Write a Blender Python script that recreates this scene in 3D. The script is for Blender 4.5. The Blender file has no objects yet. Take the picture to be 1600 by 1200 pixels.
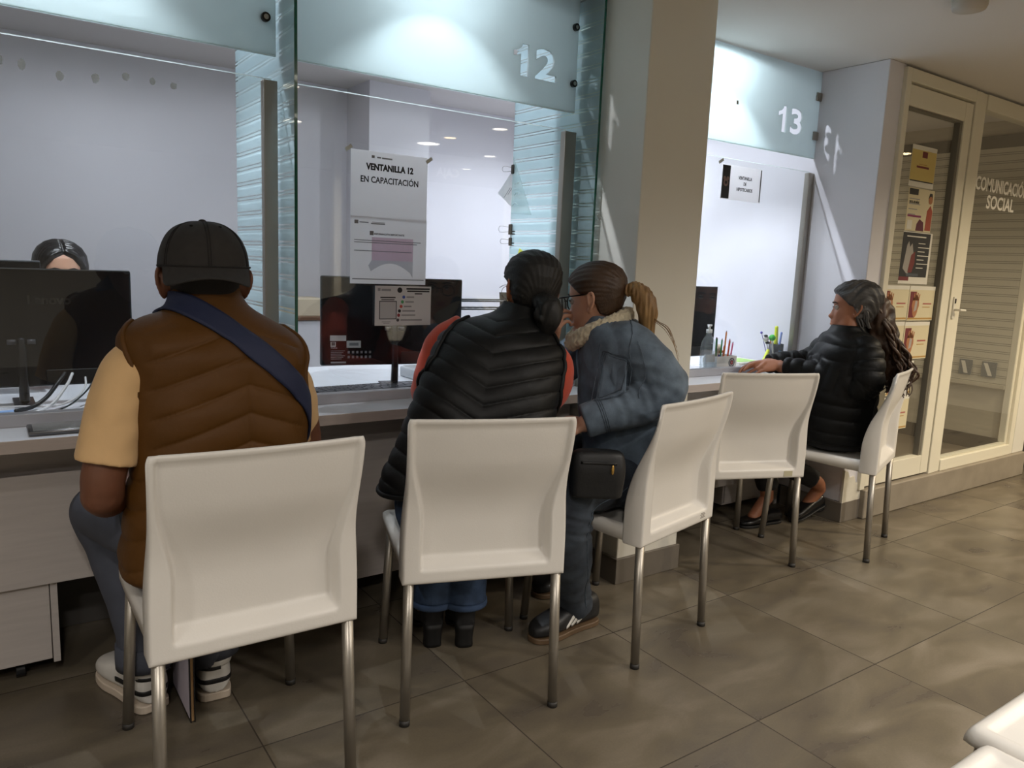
import bpy, bmesh, math, random
import numpy as np
from mathutils import Vector, Matrix
from mathutils.bvhtree import BVHTree
random.seed(7)
SC = bpy.context.scene
COL = SC.collection

# ------------------------------------------------------------------ camera, world, exposure, lights
FPX = 1191.3                                   # focal length in pixels of a 1600 px wide frame
cam_d = bpy.data.cameras.new('camera')
cam_d.sensor_fit = 'HORIZONTAL'; cam_d.sensor_width = 36.0
cam_d.lens = FPX / 1600.0 * 36.0
cam_d.clip_start = 0.05; cam_d.clip_end = 60
cam = bpy.data.objects.new('camera', cam_d); COL.objects.link(cam)
TH, RO, AZ = 0.156333, 0.0419368, 0.9549782
_f = Vector((math.cos(AZ)*math.cos(TH), math.sin(AZ)*math.cos(TH), -math.sin(TH)))
_r = Vector((math.sin(AZ), -math.cos(AZ), 0)); _u = _r.cross(_f)
_r2 = _r*math.cos(RO) + _u*math.sin(RO); _u2 = -_r*math.sin(RO) + _u*math.cos(RO)
_m = Matrix((_r2, _u2, -_f)).transposed().to_4x4()
_m.translation = Vector((-1.138, -1.790, 1.240))
cam.matrix_world = _m
SC.camera = cam

w = bpy.data.worlds.new('world'); SC.world = w; w.use_nodes = True
w.node_tree.nodes['Background'].inputs[0].default_value = (0.9, 0.95, 1.0, 1)
w.node_tree.nodes['Background'].inputs[1].default_value = 0.05
SC.view_settings.view_transform = 'Standard'; SC.view_settings.look = 'None'
SC.view_settings.exposure = 0.55; SC.view_settings.gamma = 1.0
SC.view_settings.use_curve_mapping = False
SC.cycles.max_bounces = 10; SC.cycles.transparent_max_bounces = 24
SC.cycles.caustics_reflective = False; SC.cycles.caustics_refractive = False
SC.cycles.sample_clamp_indirect = 4.0

CEIL = 2.26
NEUT = (1.0, 0.945, 0.89); WARM = (1.0, 0.84, 0.60); COOL = (0.87, 0.925, 1.0)
# ceiling downlights of the waiting hall, mirrored ones first, then added ones: x, y, radius, colour, watts
HALL = [(2.20, -3.05, .10, NEUT, 16), (2.17, -2.62, .055, WARM, 9), (2.22, -1.95, .06, NEUT, 15),
        (3.39, -4.35, .055, NEUT, 6), (3.36, -5.30, .055, NEUT, 6), (3.00, -3.28, .06, NEUT, 8),
        (-1.9, -2.9, .10, NEUT, 14), (-1.35, -2.2, .10, NEUT, 15), (0.9, -2.9, .10, NEUT, 18),  # unseen lamps, added to light the hall
        (3.75, -1.25, .07, WARM, 28), (5.1, -1.0, .07, WARM, 24), (-2.6, -1.4, .08, NEUT, 7), (.48, -1.70, .08, NEUT, 4.5)]  # unseen too: warm ones at the right, neutral ones added as fill
# downlights inside the booths, just behind the frosted panes: x, y, watts
BOOTH = [(-.95, .86, 9.5), (.21, .86, 9.5), (1.68, .86, 14)]
def lamp(name, kind, loc, energy, col, size):
    d = bpy.data.lights.new(name, kind); d.energy = energy; d.color = col
    o = bpy.data.objects.new(name, d); COL.objects.link(o); o.location = loc
    if kind == 'AREA': d.shape = 'DISK'; d.size = size; d.spread = math.radians(150)
    else: d.shadow_soft_size = size
    if kind == 'SPOT': d.spot_size = math.radians(179); d.spot_blend = .12
    return o
for x, y, r, c, e in HALL: lamp('hall_light', 'AREA', (x, y, CEIL-.014), e, c, 2*r)
for x, y, e in BOOTH:                          # each downlight: a wide soft spill and its downward beam
    lamp('booth_light', 'SPOT', (x, y, CEIL-.016), e*.8, COOL, .009)
    b_ = lamp('booth_beam', 'SPOT', (x, y, CEIL-.016), e*2.4, COOL, .009); b_.data.spot_size = math.radians(104); b_.data.spot_blend = .4
lamp('booth_fill_light', 'AREA', (-.55, 2.05, CEIL-.014), 2.5, COOL, .2)  # unseen fill, added to brighten the back walls of the booths
lamp('booth_fill_light', 'AREA', (1.9, 1.9, CEIL-.014), 15, COOL, .2)  # same kind of added fill for the wall behind window 13
lamp('office_fill_light', 'AREA', (3.3, 1.9, CEIL-.014), 7, WARM, .2)  # unseen warm fill, added to brighten the office

# ------------------------------------------------------------------ materials
def lin(c):
    if isinstance(c, str):
        c = [int(c[i:i+2], 16)/255 for i in (0, 2, 4)]
    return tuple(v/12.92 if v <= .04045 else ((v+.055)/1.055)**2.4 for v in c) + (1.0,)
MATS = {}
def node(nt, t, **k):
    n = nt.nodes.new(t)
    for a, v in k.items(): setattr(n, a, v)
    return n
def mat(name, col, rough=.5, metal=0, spec=.5, var=0, vscale=8, bump=0, bscale=60, sheen=0, coat=0, stretch=None, col2=None, emit=0, trans=0):
    if name in MATS: return MATS[name]
    m = bpy.data.materials.new(name); m.use_nodes = True; nt = m.node_tree
    b = nt.nodes['Principled BSDF']; c = lin(col)
    b.inputs['Base Color'].default_value = c
    b.inputs['Roughness'].default_value = rough; b.inputs['Metallic'].default_value = metal
    b.inputs['Specular IOR Level'].default_value = spec
    b.inputs['Sheen Weight'].default_value = sheen; b.inputs['Coat Weight'].default_value = coat
    if var or bump or col2:
        tc = node(nt, 'ShaderNodeTexCoord'); mp = node(nt, 'ShaderNodeMapping')
        nt.links.new(tc.outputs['Object'], mp.inputs[0])
        if stretch: mp.inputs['Scale'].default_value = stretch
    if var or col2:
        n = node(nt, 'ShaderNodeTexNoise'); n.inputs['Scale'].default_value = vscale; n.inputs['Detail'].default_value = 6
        nt.links.new(mp.outputs[0], n.inputs['Vector'])
        r = node(nt, 'ShaderNodeValToRGB'); nt.links.new(n.outputs[0], r.inputs[0])
        c2 = lin(col2) if col2 else tuple(min(1, v*(1+var)) for v in c[:3]) + (1,)
        c1 = c if col2 else tuple(v*(1-var) for v in c[:3]) + (1,)
        r.color_ramp.elements[0].color = c1; r.color_ramp.elements[1].color = c2
        r.color_ramp.elements[0].position = .3; r.color_ramp.elements[1].position = .7
        nt.links.new(r.outputs[0], b.inputs['Base Color'])
    if bump:
        n2 = node(nt, 'ShaderNodeTexNoise'); n2.inputs['Scale'].default_value = bscale; n2.inputs['Detail'].default_value = 4
        nt.links.new(mp.outputs[0], n2.inputs['Vector'])
        bp = node(nt, 'ShaderNodeBump'); bp.inputs['Strength'].default_value = bump; bp.inputs['Distance'].default_value = .002
        nt.links.new(n2.outputs[0], bp.inputs['Height']); nt.links.new(bp.outputs[0], b.inputs['Normal'])
    if trans:
        tl = node(nt, 'ShaderNodeBsdfTranslucent'); tl.inputs[0].default_value = c; mx = node(nt, 'ShaderNodeMixShader'); mx.inputs[0].default_value = trans
        nt.links.new(b.outputs[0], mx.inputs[1]); nt.links.new(tl.outputs[0], mx.inputs[2]); nt.links.new(mx.outputs[0], nt.nodes['Material Output'].inputs[0])
    if emit:
        b.inputs['Emission Color'].default_value = c; b.inputs['Emission Strength'].default_value = emit
    MATS[name] = m; return m

def glass_mat(name, tint, gloss=1.0, film=0.0, film_col='DDE8EA'):
    m = bpy.data.materials.new(name); m.use_nodes = True; nt = m.node_tree; nt.nodes.clear()
    out = node(nt, 'ShaderNodeOutputMaterial'); tr = node(nt, 'ShaderNodeBsdfTransparent')
    tr.inputs[0].default_value = (*tint, 1)
    gl = node(nt, 'ShaderNodeBsdfGlossy'); gl.inputs['Roughness'].default_value = .01; gl.inputs[0].default_value = (gloss, gloss, gloss, 1)
    lw = node(nt, 'ShaderNodeLayerWeight'); lw.inputs[0].default_value = .5      # Schlick, the same from both sides
    p5 = node(nt, 'ShaderNodeMath', operation='POWER'); nt.links.new(lw.outputs['Facing'], p5.inputs[0]); p5.inputs[1].default_value = 5
    fr = node(nt, 'ShaderNodeMath', operation='MULTIPLY_ADD'); nt.links.new(p5.outputs[0], fr.inputs[0]); fr.inputs[1].default_value = .955; fr.inputs[2].default_value = .042
    mx = node(nt, 'ShaderNodeMixShader')
    nt.links.new(fr.outputs[0], mx.inputs[0]); nt.links.new(gl.outputs[0], mx.inputs[2])
    last = tr
    if film:
        tl = node(nt, 'ShaderNodeBsdfTranslucent'); tl.inputs[0].default_value = lin(film_col)
        df = node(nt, 'ShaderNodeBsdfDiffuse'); df.inputs[0].default_value = lin(film_col)
        md = node(nt, 'ShaderNodeMixShader'); md.inputs[0].default_value = .3
        nt.links.new(tl.outputs[0], md.inputs[1]); nt.links.new(df.outputs[0], md.inputs[2])
        mf = node(nt, 'ShaderNodeMixShader'); mf.inputs[0].default_value = film; mf.name = 'filmmix'
        nt.links.new(tr.outputs[0], mf.inputs[1]); nt.links.new(md.outputs[0], mf.inputs[2]); last = mf
    nt.links.new(last.outputs[0], mx.inputs[1])
    nt.links.new(mx.outputs[0], out.inputs[0])
    MATS[name] = m; return m

def stripe_glass(name, film, film_col, z0, pitch=.052, lw=.055):
    """glass under frosted film that leaves pairs of thin clear lines free (by height)"""
    m = glass_mat(name, (.93, .97, .96), .8, film, film_col); nt = m.node_tree
    tc = node(nt, 'ShaderNodeTexCoord'); sp = node(nt, 'ShaderNodeSeparateXYZ'); nt.links.new(tc.outputs['Object'], sp.inputs[0])
    def M(op, a, b=None):
        n = node(nt, 'ShaderNodeMath', operation=op)
        for i, v in enumerate((a, b)):
            if v is None: continue
            if isinstance(v, (int, float)): n.inputs[i].default_value = v
            else: nt.links.new(v, n.inputs[i])
        return n.outputs[0]
    f = M('FRACT', M('DIVIDE', M('SUBTRACT', sp.outputs[2], z0), pitch))
    l1 = M('LESS_THAN', M('ABSOLUTE', M('SUBTRACT', f, .38)), lw)
    l2 = M('LESS_THAN', M('ABSOLUTE', M('SUBTRACT', f, .60)), lw)
    clear = M('MAXIMUM', l1, l2)
    k = M('MULTIPLY', M('SUBTRACT', 1, clear), film)
    nt.links.new(k, nt.nodes['filmmix'].inputs[0])
    return m

def striped_paint(name, col, line, pitch=.052):
    """pale film printed with pairs of thin darker lines"""
    m = mat(name, col, .5); nt = m.node_tree; b = nt.nodes['Principled BSDF']
    tc = node(nt, 'ShaderNodeTexCoord'); sp = node(nt, 'ShaderNodeSeparateXYZ'); nt.links.new(tc.outputs['Object'], sp.inputs[0])
    def M(op, a, b_=None):
        n = node(nt, 'ShaderNodeMath', operation=op)
        for k, v in enumerate((a, b_)):
            if v is None: continue
            if isinstance(v, (int, float)): n.inputs[k].default_value = v
            else: nt.links.new(v, n.inputs[k])
        return n.outputs[0]
    f = M('FRACT', M('DIVIDE', sp.outputs[2], pitch))
    k = M('MAXIMUM', M('LESS_THAN', M('ABSOLUTE', M('SUBTRACT', f, .38)), .05), M('LESS_THAN', M('ABSOLUTE', M('SUBTRACT', f, .60)), .05))
    mx = node(nt, 'ShaderNodeMixRGB'); nt.links.new(k, mx.inputs[0]); mx.inputs[1].default_value = lin(col); mx.inputs[2].default_value = lin(line)
    nt.links.new(mx.outputs[0], b.inputs['Base Color']); return m

# ------------------------------------------------------------------ mesh helpers
def setp(o, label=None, cat=None, group=None, kind=None):
    if label: o['label'] = label
    if cat: o['category'] = cat
    if group: o['group'] = group
    if kind: o['kind'] = kind
    return o
def link(name, me, m=None, parent=None, smooth=True):
    o = bpy.data.objects.new(name, me); COL.objects.link(o)
    if m is not None:
        for mm in (m if isinstance(m, (list, tuple)) else [m]): me.materials.append(mm)
    if smooth:
        for p in me.polygons: p.use_smooth = True
    if parent is not None: o.parent = parent
    return o
def empty(name, loc=(0, 0, 0), rz=0):
    o = bpy.data.objects.new(name, None); COL.objects.link(o); o.location = loc; o.rotation_euler = (0, 0, rz)
    o.empty_display_size = .05
    return o
class MB:
    def __init__(s): s.v = []; s.f = []; s.mi = []
    def add(s, V, Fc, mi=0):
        n = len(s.v); s.v += [tuple(map(float, p)) for p in V]; s.f += [tuple(i+n for i in q) for q in Fc]; s.mi += [mi]*len(Fc); return s
    def box(s, x0, x1, y0, y1, z0, z1, mi=0):
        V = [(x, y, z) for x in (x0, x1) for y in (y0, y1) for z in (z0, z1)]
        return s.add(V, [(0, 1, 3, 2), (4, 6, 7, 5), (0, 4, 5, 1), (2, 3, 7, 6), (0, 2, 6, 4), (1, 5, 7, 3)], mi)
    def obox(s, c, ax, ay, az, hx, hy, hz, mi=0):
        c, ax, ay, az = (np.array(t, float) for t in (c, ax, ay, az))
        V = [c+ax*i*hx+ay*j*hy+az*k*hz for i in (-1, 1) for j in (-1, 1) for k in (-1, 1)]
        return s.add(V, [(0, 1, 3, 2), (4, 6, 7, 5), (0, 4, 5, 1), (2, 3, 7, 6), (0, 2, 6, 4), (1, 5, 7, 3)], mi)
    def tube(s, pts, r, n=12, sub=1, mi=0, cap=True):
        V, Fc = tube(pts, r, n, sub, cap); return s.add(V, Fc, mi)
    def lathe(s, prof, c=(0, 0, 0), n=24, mi=0):
        V = []; Fc = []
        for r, z in prof:
            for i in range(n):
                a = 2*math.pi*i/n; V.append((c[0]+r*math.cos(a), c[1]+r*math.sin(a), c[2]+z))
        for k in range(len(prof)-1):
            for i in range(n):
                j = (i+1) % n; Fc.append((k*n+i, k*n+j, (k+1)*n+j, (k+1)*n+i))
        Fc.append(tuple(range(n))[::-1]); Fc.append(tuple((len(prof)-1)*n+i for i in range(n)))
        return s.add(V, Fc, mi)
    def prism(s, poly, M, t, mi=0):
        """2-D polygon in the plane (M[0] origin, M[1] x-axis, M[2] y-axis), thickness t along x cross y"""
        o, ax, ay = (np.array(q, float) for q in M); az = np.cross(ax, ay); n = len(poly)
        V = [o+ax*p[0]+ay*p[1] for p in poly] + [o+ax*p[0]+ay*p[1]+az*t for p in poly]
        Fc = [tuple(range(n))[::-1], tuple(range(n, 2*n))] + [(i, (i+1) % n, n+(i+1) % n, n+i) for i in range(n)]
        return s.add(V, Fc, mi)
    def mesh(s, name='m'):
        me = bpy.data.meshes.new(name); me.from_pydata(s.v, [], s.f); me.update()
        for p, i in zip(me.polygons, s.mi): p.material_index = i
        bm = bmesh.new(); bm.from_mesh(me); bmesh.ops.recalc_face_normals(bm, faces=bm.faces); bm.to_mesh(me); bm.free()
        return me
    def obj(s, name, m, parent=None, smooth=False, bevel=0, seg=2):
        o = link(name, s.mesh(name), m, parent, smooth)
        if bevel:
            b = o.modifiers.new('bevel', 'BEVEL'); b.width = bevel; b.segments = seg; b.limit_method = 'ANGLE'; b.angle_limit = .7
            b.harden_normals = False
            for p in o.data.polygons: p.use_smooth = True
            try:
                o.data.set_sharp_from_angle(angle=math.radians(40))
            except Exception: pass
        return o
def cr(P, sub):
    """Catmull-Rom through the rows of P, sub steps per span"""
    P = np.array(P, float)
    if len(P) < 3 or sub <= 1:
        if sub <= 1: return P
        return np.array([P[0]+(P[-1]-P[0])*t for t in np.linspace(0, 1, sub+1)])
    Q = np.vstack([2*P[0]-P[1], P, 2*P[-1]-P[-2]]); out = []
    for i in range(1, len(Q)-2):
        a, b, c, d = Q[i-1:i+3]
        for t in np.arange(sub)/sub:
            out.append(.5*(2*b+(c-a)*t+(2*a-5*b+4*c-d)*t*t+(3*b-a-3*c+d)*t**3))
    out.append(P[-1]); return np.array(out)
def frames(P):
    T = np.gradient(P, axis=0); T /= np.linalg.norm(T, axis=1)[:, None]+1e-12
    a = np.array([0, 0, 1.]) if abs(T[0][2]) < .9 else np.array([1., 0, 0])
    u = np.cross(a, T[0]); u /= np.linalg.norm(u); U = [u]
    for t in T[1:]:
        u = U[-1]-t*(U[-1]@t); u /= np.linalg.norm(u); U.append(u)
    U = np.array(U); return T, U, np.cross(T, U)
def tube(pts, r, n=12, sub=1, cap=True):
    pts = np.array(pts, float); k = len(pts)
    R = np.full(k, r, float) if np.isscalar(r) else np.array(r, float)
    A = cr(np.column_stack([pts[:, :3], R]), sub); P, R = A[:, :3], np.maximum(A[:, 3], 1e-4)
    if cap:                                        # rounded ends
        d0 = P[0]-P[1]; d0 /= np.linalg.norm(d0); d1 = P[-1]-P[-2]; d1 /= np.linalg.norm(d1)
        s = [(.98, .2), (.85, .53), (.55, .83), (.15, .985)]
        P = np.vstack([[P[0]+d0*R[0]*b for a, b in s[::-1]], P, [P[-1]+d1*R[-1]*b for a, b in s]])
        R = np.concatenate([[R[0]*a for a, b in s[::-1]], R, [R[-1]*a for a, b in s]])
    T, U, W = frames(P); V = []; Fc = []
    for p, q, u, v in zip(P, R, U, W):
        for i in range(n):
            a = 2*math.pi*i/n; V.append(p+u*q*math.cos(a)+v*q*math.sin(a))
    m = len(P)
    for k in range(m-1):
        for i in range(n):
            j = (i+1) % n; Fc.append((k*n+i, k*n+j, (k+1)*n+j, (k+1)*n+i))
    Fc.append(tuple(range(n))[::-1]); Fc.append(tuple((m-1)*n+i for i in range(n)))
    return V, Fc
def loft(secs, n=36, sub=5):
    """closed body through cross-sections (cx,cy,cz, rx,ry,rz, fx,fy,fz, a, bf, bb, e): centre, right axis, front axis, half width, front and back depth, squareness"""
    A = cr(np.array(secs, float), sub); V = []; Fc = []
    for s in A:
        c, r, f = s[:3], s[3:6]/np.linalg.norm(s[3:6]), s[6:9]/np.linalg.norm(s[6:9]); a, bf, bb, e = s[9:13]
        for i in range(n):
            t = 2*math.pi*i/n; x, y = math.cos(t), math.sin(t)
            x = math.copysign(abs(x)**(2/e), x)*a; y = math.copysign(abs(y)**(2/e), y)*(bf if y > 0 else bb)
            V.append(c+r*x+f*y)
    m = len(A)
    for k in range(m-1):
        for i in range(n):
            j = (i+1) % n; Fc.append((k*n+i, k*n+j, (k+1)*n+j, (k+1)*n+i))
    Fc.append(tuple(range(n))[::-1]); Fc.append(tuple((m-1)*n+i for i in range(n)))
    return V, Fc
def ell(c, R, ax=None, n=20):
    """ellipsoid, semi-axes R along the columns of ax"""
    ax = np.eye(3) if ax is None else np.array(ax, float); V = []; Fc = []; c = np.array(c, float)
    for k in range(1, n):
        p = math.pi*k/n
        for i in range(2*n):
            a = math.pi*i/n; q = np.array([R[0]*math.sin(p)*math.cos(a), R[1]*math.sin(p)*math.sin(a), R[2]*math.cos(p)])
            V.append(c+ax@q)
    m = 2*n
    for k in range(n-2):
        for i in range(m):
            j = (i+1) % m; Fc.append((k*m+i, k*m+j, (k+1)*m+j, (k+1)*m+i))
    V.append(c+ax@np.array([0, 0, R[2]])); V.append(c-ax@np.array([0, 0, R[2]]))
    for i in range(m):
        j = (i+1) % m; Fc.append((len(V)-2, j, i)); Fc.append((len(V)-1, (n-2)*m+i, (n-2)*m+j))
    return V, Fc
def wob(P, freq, seed=0, k=7):
    rs = np.random.RandomState(seed); out = np.zeros(len(P))
    for _ in range(k):
        d = rs.normal(size=3); d *= freq*(.6+.8*rs.rand())/np.linalg.norm(d)
        out += np.sin(P@d+rs.rand()*6.28)
    return out/k**.5
def fuse(prims, voxel=.006, smooth=4, disp=None, factor=.5):
    """one continuous surface around overlapping closed shapes; returns a mesh"""
    mb = MB()
    for V, Fc in prims: mb.add(V, Fc)
    o = bpy.data.objects.new('tmp', mb.mesh('tmp')); COL.objects.link(o)
    r = o.modifiers.new('r', 'REMESH'); r.mode = 'VOXEL'; r.voxel_size = voxel; r.adaptivity = 0
    if smooth:
        s = o.modifiers.new('s', 'SMOOTH'); s.factor = factor; s.iterations = smooth
    dg = bpy.context.evaluated_depsgraph_get(); dg.update()
    me = bpy.data.meshes.new_from_object(o.evaluated_get(dg))
    old = o.data; bpy.data.objects.remove(o); bpy.data.meshes.remove(old)
    if disp is not None:
        n = len(me.vertices); P = np.empty(n*3); me.vertices.foreach_get('co', P); P = P.reshape(-1, 3)
        N = np.empty(n*3); me.vertices.foreach_get('normal', N); N = N.reshape(-1, 3)
        d = disp(P, N)
        P = P+N*d[:, None] if d.ndim == 1 else P+d
        me.vertices.foreach_set('co', P.ravel()); me.update()
    return me
def bvh_of(me):
    return BVHTree.FromPolygons([v.co.copy() for v in me.vertices], [tuple(p.vertices) for p in me.polygons])
def hug(bvh, pts, off=.003):
    out = []
    for p in pts:
        h = bvh.find_nearest(Vector(p))
        q, nn = h[0], h[1]
        d = Vector(p)-q
        if d.length > 1e-5 and nn.dot(d) < -.5*d.length and d.length < .03: pass
        out.append(np.array(q+nn*off))
    return np.array(out)
def seam(bvh, pts, r=.0015, sub=8, off=.0005, n=6):
    P = hug(bvh, cr(pts, sub), off); return tube(P, r, n, 1)
def band(bvh, pts, width, t=.003, sub=8, nw=6, side=None, off=.001):
    """a strap lying on a surface along a path"""
    P = hug(bvh, cr(pts, sub), 0); T = np.gradient(P, axis=0); T /= np.linalg.norm(T, axis=1)[:, None]
    rows = []
    for p, tt in zip(P, T):
        h = bvh.find_nearest(Vector(p)); nn = np.array(h[1]); s = np.cross(tt, nn); s /= np.linalg.norm(s)
        rows.append(hug(bvh, [p+s*width*(j/(nw-1)-.5)+nn*.002 for j in range(nw)], off))
    lo = np.array(rows); 
    for _ in range(2):
        lo[1:-1] = .25*lo[:-2]+.5*lo[1:-1]+.25*lo[2:]
    nrm = np.cross(np.gradient(lo, axis=0), np.gradient(lo, axis=1)); nrm /= np.linalg.norm(nrm, axis=2)[..., None]+1e-9
    ref = np.array(bvh.find_nearest(Vector(lo[len(lo)//2][nw//2]))[1])
    if (nrm[len(lo)//2][nw//2]@ref) < 0: nrm = -nrm
    hi = lo+nrm*t; lo = lo-nrm*.002
    m = len(lo); V = list(lo.reshape(-1, 3))+list(hi.reshape(-1, 3)); o = m*nw; Fc = []
    for i in range(m-1):
        for j in range(nw-1):
            a = i*nw+j; q = (a, a+1, a+nw+1, a+nw); Fc.append(q[::-1]); Fc.append(tuple(x+o for x in q))
    edge = [j for j in range(nw)]+[i*nw+nw-1 for i in range(1, m)]+[(m-1)*nw+j for j in range(nw-2, -1, -1)]+[i*nw for i in range(m-2, 0, -1)]
    for a, b in zip(edge, edge[1:]+edge[:1]): Fc.append((a, b, b+o, a+o))
    return V, Fc
def text(s, size, loc, m, parent=None, name='lettering', bold=0, rot=(math.pi/2, 0, 0), align='LEFT', extrude=.0004, sx=1, spacing=1, raw=False):
    c = bpy.data.curves.new('t', 'FONT'); c.body = s; c.size = size; c.align_x = align; c.extrude = extrude; c.offset = bold; c.space_character = spacing
    c.resolution_u = 3
    o = bpy.data.objects.new('t', c); COL.objects.link(o)
    dg = bpy.context.evaluated_depsgraph_get(); dg.update()
    me = bpy.data.meshes.new_from_object(o.evaluated_get(dg)); bpy.data.objects.remove(o); bpy.data.curves.remove(c)
    if sx != 1:
        for v in me.vertices: v.co.x *= sx
    if raw: return me
    from mathutils import Euler
    R = Euler(rot).to_matrix().to_4x4(); R.translation = Vector(loc)
    me.transform(R); me.name = name; me.materials.clear()
    return link(name, me, m, parent, smooth=False)
# ------------------------------------------------------------------ the setting
m_white = mat('white_paint', 'DAD9E0', .55, var=.015, vscale=3, bump=.15, bscale=90)
m_warm_white = mat('warm_tinted_white', 'D9D6CC', .5, var=.015, vscale=3, bump=.2, bscale=60)  # white paint; the warm cast of the hall lamps is in the colour
m_ceil = mat('ceiling_paint', 'D8D5D2', .8, var=.012, vscale=2)
m_hallw = mat('hall_wall_paint', 'DAD6CC', .6)
m_base = mat('grey_skirting_tile', '6E675E', .4, var=.08, vscale=9)
m_frame = mat('cream_enamel', 'DDD8C6', .35, var=.01, vscale=4)
m_dark = mat('black_door', '141416', .35)
m_step = mat('step_cement', '8B8274', .6, var=.12, vscale=7, bump=.3, bscale=40)
m_alu = mat('satin_aluminium', 'A8A49C', .38, .85)
m_blackp = mat('black_plastic', '16171A', .38)
m_paper = mat('white_paper', 'F8F8FA', .7, trans=.62)
m_ink = mat('black_ink', '17171A', .6)
m_greyink = mat('grey_ink', '8A8A90', .6)

def floor_mat():
    m = bpy.data.materials.new('floor_tile'); m.use_nodes = True; nt = m.node_tree; b = nt.nodes['Principled BSDF']
    tc = node(nt, 'ShaderNodeTexCoord'); sp = node(nt, 'ShaderNodeSeparateXYZ'); nt.links.new(tc.outputs['Object'], sp.inputs[0])
    def M(op, a, b_=None):
        n = node(nt, 'ShaderNodeMath', operation=op)
        for i, v in enumerate((a, b_)):
            if v is None: continue
            if isinstance(v, (int, float)): n.inputs[i].default_value = v
            else: nt.links.new(v, n.inputs[i])
        return n.outputs[0]
    g = []; cell = []
    for k in (0, 1):
        s = M('DIVIDE', sp.outputs[k], .6); cell.append(M('FLOOR', s)); fr = M('FRACT', s)
        g.append(M('LESS_THAN', M('MINIMUM', fr, M('SUBTRACT', 1, fr)), .0032))
    grout = M('MAXIMUM', g[0], g[1])
    cb = node(nt, 'ShaderNodeCombineXYZ'); nt.links.new(cell[0], cb.inputs[0]); nt.links.new(cell[1], cb.inputs[1])
    wn = node(nt, 'ShaderNodeTexWhiteNoise', noise_dimensions='3D'); nt.links.new(cb.outputs[0], wn.inputs['Vector'])
    off = node(nt, 'ShaderNodeVectorMath', operation='SCALE'); nt.links.new(cb.outputs[0], off.inputs[0]); off.inputs['Scale'].default_value = 3.7
    ad = node(nt, 'ShaderNodeVectorMath', operation='ADD'); nt.links.new(tc.outputs['Object'], ad.inputs[0]); nt.links.new(off.outputs[0], ad.inputs[1])
    n1 = node(nt, 'ShaderNodeTexNoise'); n1.inputs['Scale'].default_value = 3.2; n1.inputs['Detail'].default_value = 7; n1.inputs['Distortion'].default_value = .6
    mp = node(nt, 'ShaderNodeMapping'); mp.inputs['Scale'].default_value = (1, 2.0, 1); nt.links.new(ad.outputs[0], mp.inputs[0]); nt.links.new(mp.outputs[0], n1.inputs['Vector'])
    r = node(nt, 'ShaderNodeValToRGB'); nt.links.new(n1.outputs[0], r.inputs[0])
    e = r.color_ramp.elements; e[0].position = .30; e[0].color = lin('5F574D'); e[1].position = .72; e[1].color = lin('847A6B')
    x = e.new(.5); x.color = lin('6F6656')
    hs = node(nt, 'ShaderNodeHueSaturation'); nt.links.new(r.outputs[0], hs.inputs['Color'])
    v = M('ADD', M('MULTIPLY', wn.outputs['Value'], .16), .92); nt.links.new(v, hs.inputs['Value'])
    n3 = node(nt, 'ShaderNodeTexNoise'); n3.inputs['Scale'].default_value = 160; n3.inputs['Detail'].default_value = 2; nt.links.new(tc.outputs['Object'], n3.inputs['Vector'])
    mxn = node(nt, 'ShaderNodeMixRGB', blend_type='MULTIPLY'); mxn.inputs[0].default_value = .25
    nt.links.new(hs.outputs[0], mxn.inputs[1]); nt.links.new(n3.outputs[0], mxn.inputs[2])
    mx = node(nt, 'ShaderNodeMixRGB'); nt.links.new(grout, mx.inputs[0]); nt.links.new(mxn.outputs[0], mx.inputs[1]); mx.inputs[2].default_value = lin('3A332B')
    nt.links.new(mx.outputs[0], b.inputs['Base Color'])
    rr = M('ADD', M('MULTIPLY', grout, .4), M('ADD', M('MULTIPLY', n1.outputs[0], .16), .22)); nt.links.new(rr, b.inputs['Roughness'])
    bp = node(nt, 'ShaderNodeBump'); bp.inputs['Strength'].default_value = .5; bp.inputs['Distance'].default_value = .002; bp.invert = True
    nt.links.new(grout, bp.inputs['Height']); nt.links.new(bp.outputs[0], b.inputs['Normal'])
    return m
def struct(name, mb, m, parent=None, bevel=0, **k):
    o = mb.obj(name, m, parent, bevel=bevel)
    if parent is None: o['kind'] = 'structure'
    return o
struct('floor', MB().box(-3.3, 7.1, -6.1, 3.0, -.1, 0), floor_mat())
struct('ceiling', MB().box(-3.3, 7.1, -6.1, 3.0, CEIL, CEIL+.1), m_ceil)
struct('wall_back', MB().box(-3.2, 2.43, 2.85, 2.95, 0, CEIL).box(.81, 1.21, 2.52, 2.85, 0, CEIL), m_white)
struct('wall_left', MB().box(-3.3, -3.2, -6, 2.95, 0, CEIL), m_hallw)
struct('wall_right', MB().box(7.0, 7.1, -6, .6, 0, CEIL), m_hallw)
struct('wall_front', MB().box(-3.2, 7.0, -6.1, -6.0, 0, CEIL), m_hallw)
# pillar between windows 12 and 13
struct('wall_pillar_center', MB().box(.885, 1.225, .303, .80, 0, CEIL), m_warm_white, bevel=.004)
struct('baseboard_pillar_center', MB().box(.876, 1.234, .292, .80, 0, .105), m_base, bevel=.002)
# pillar beside the office door; its left face closes booth 13, its lower corner is chipped
mb = MB().box(2.43, 2.575, .30, 2.95, .105, CEIL)
struct('wall_pillar_right', mb, m_white, bevel=.004)
mb = MB()
mb.prism([(0, 0), (.19, 0), (.19, .075), (.165, .088), (.15, .125), (.11, .12), (.09, .16), (.05, .155), (.03, .19), (0, .2)], ((2.424, .292, .075), (1, 0, 0), (0, 0, 1)), -.012)
struct('trim_plaster_repair', mb, mat('bare_plaster', 'CFCABC', .8, var=.06, vscale=20))
struct('baseboard_pillar_right', MB().box(2.421, 2.60, .290, .655, 0, .105), m_base, bevel=.002)
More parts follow.
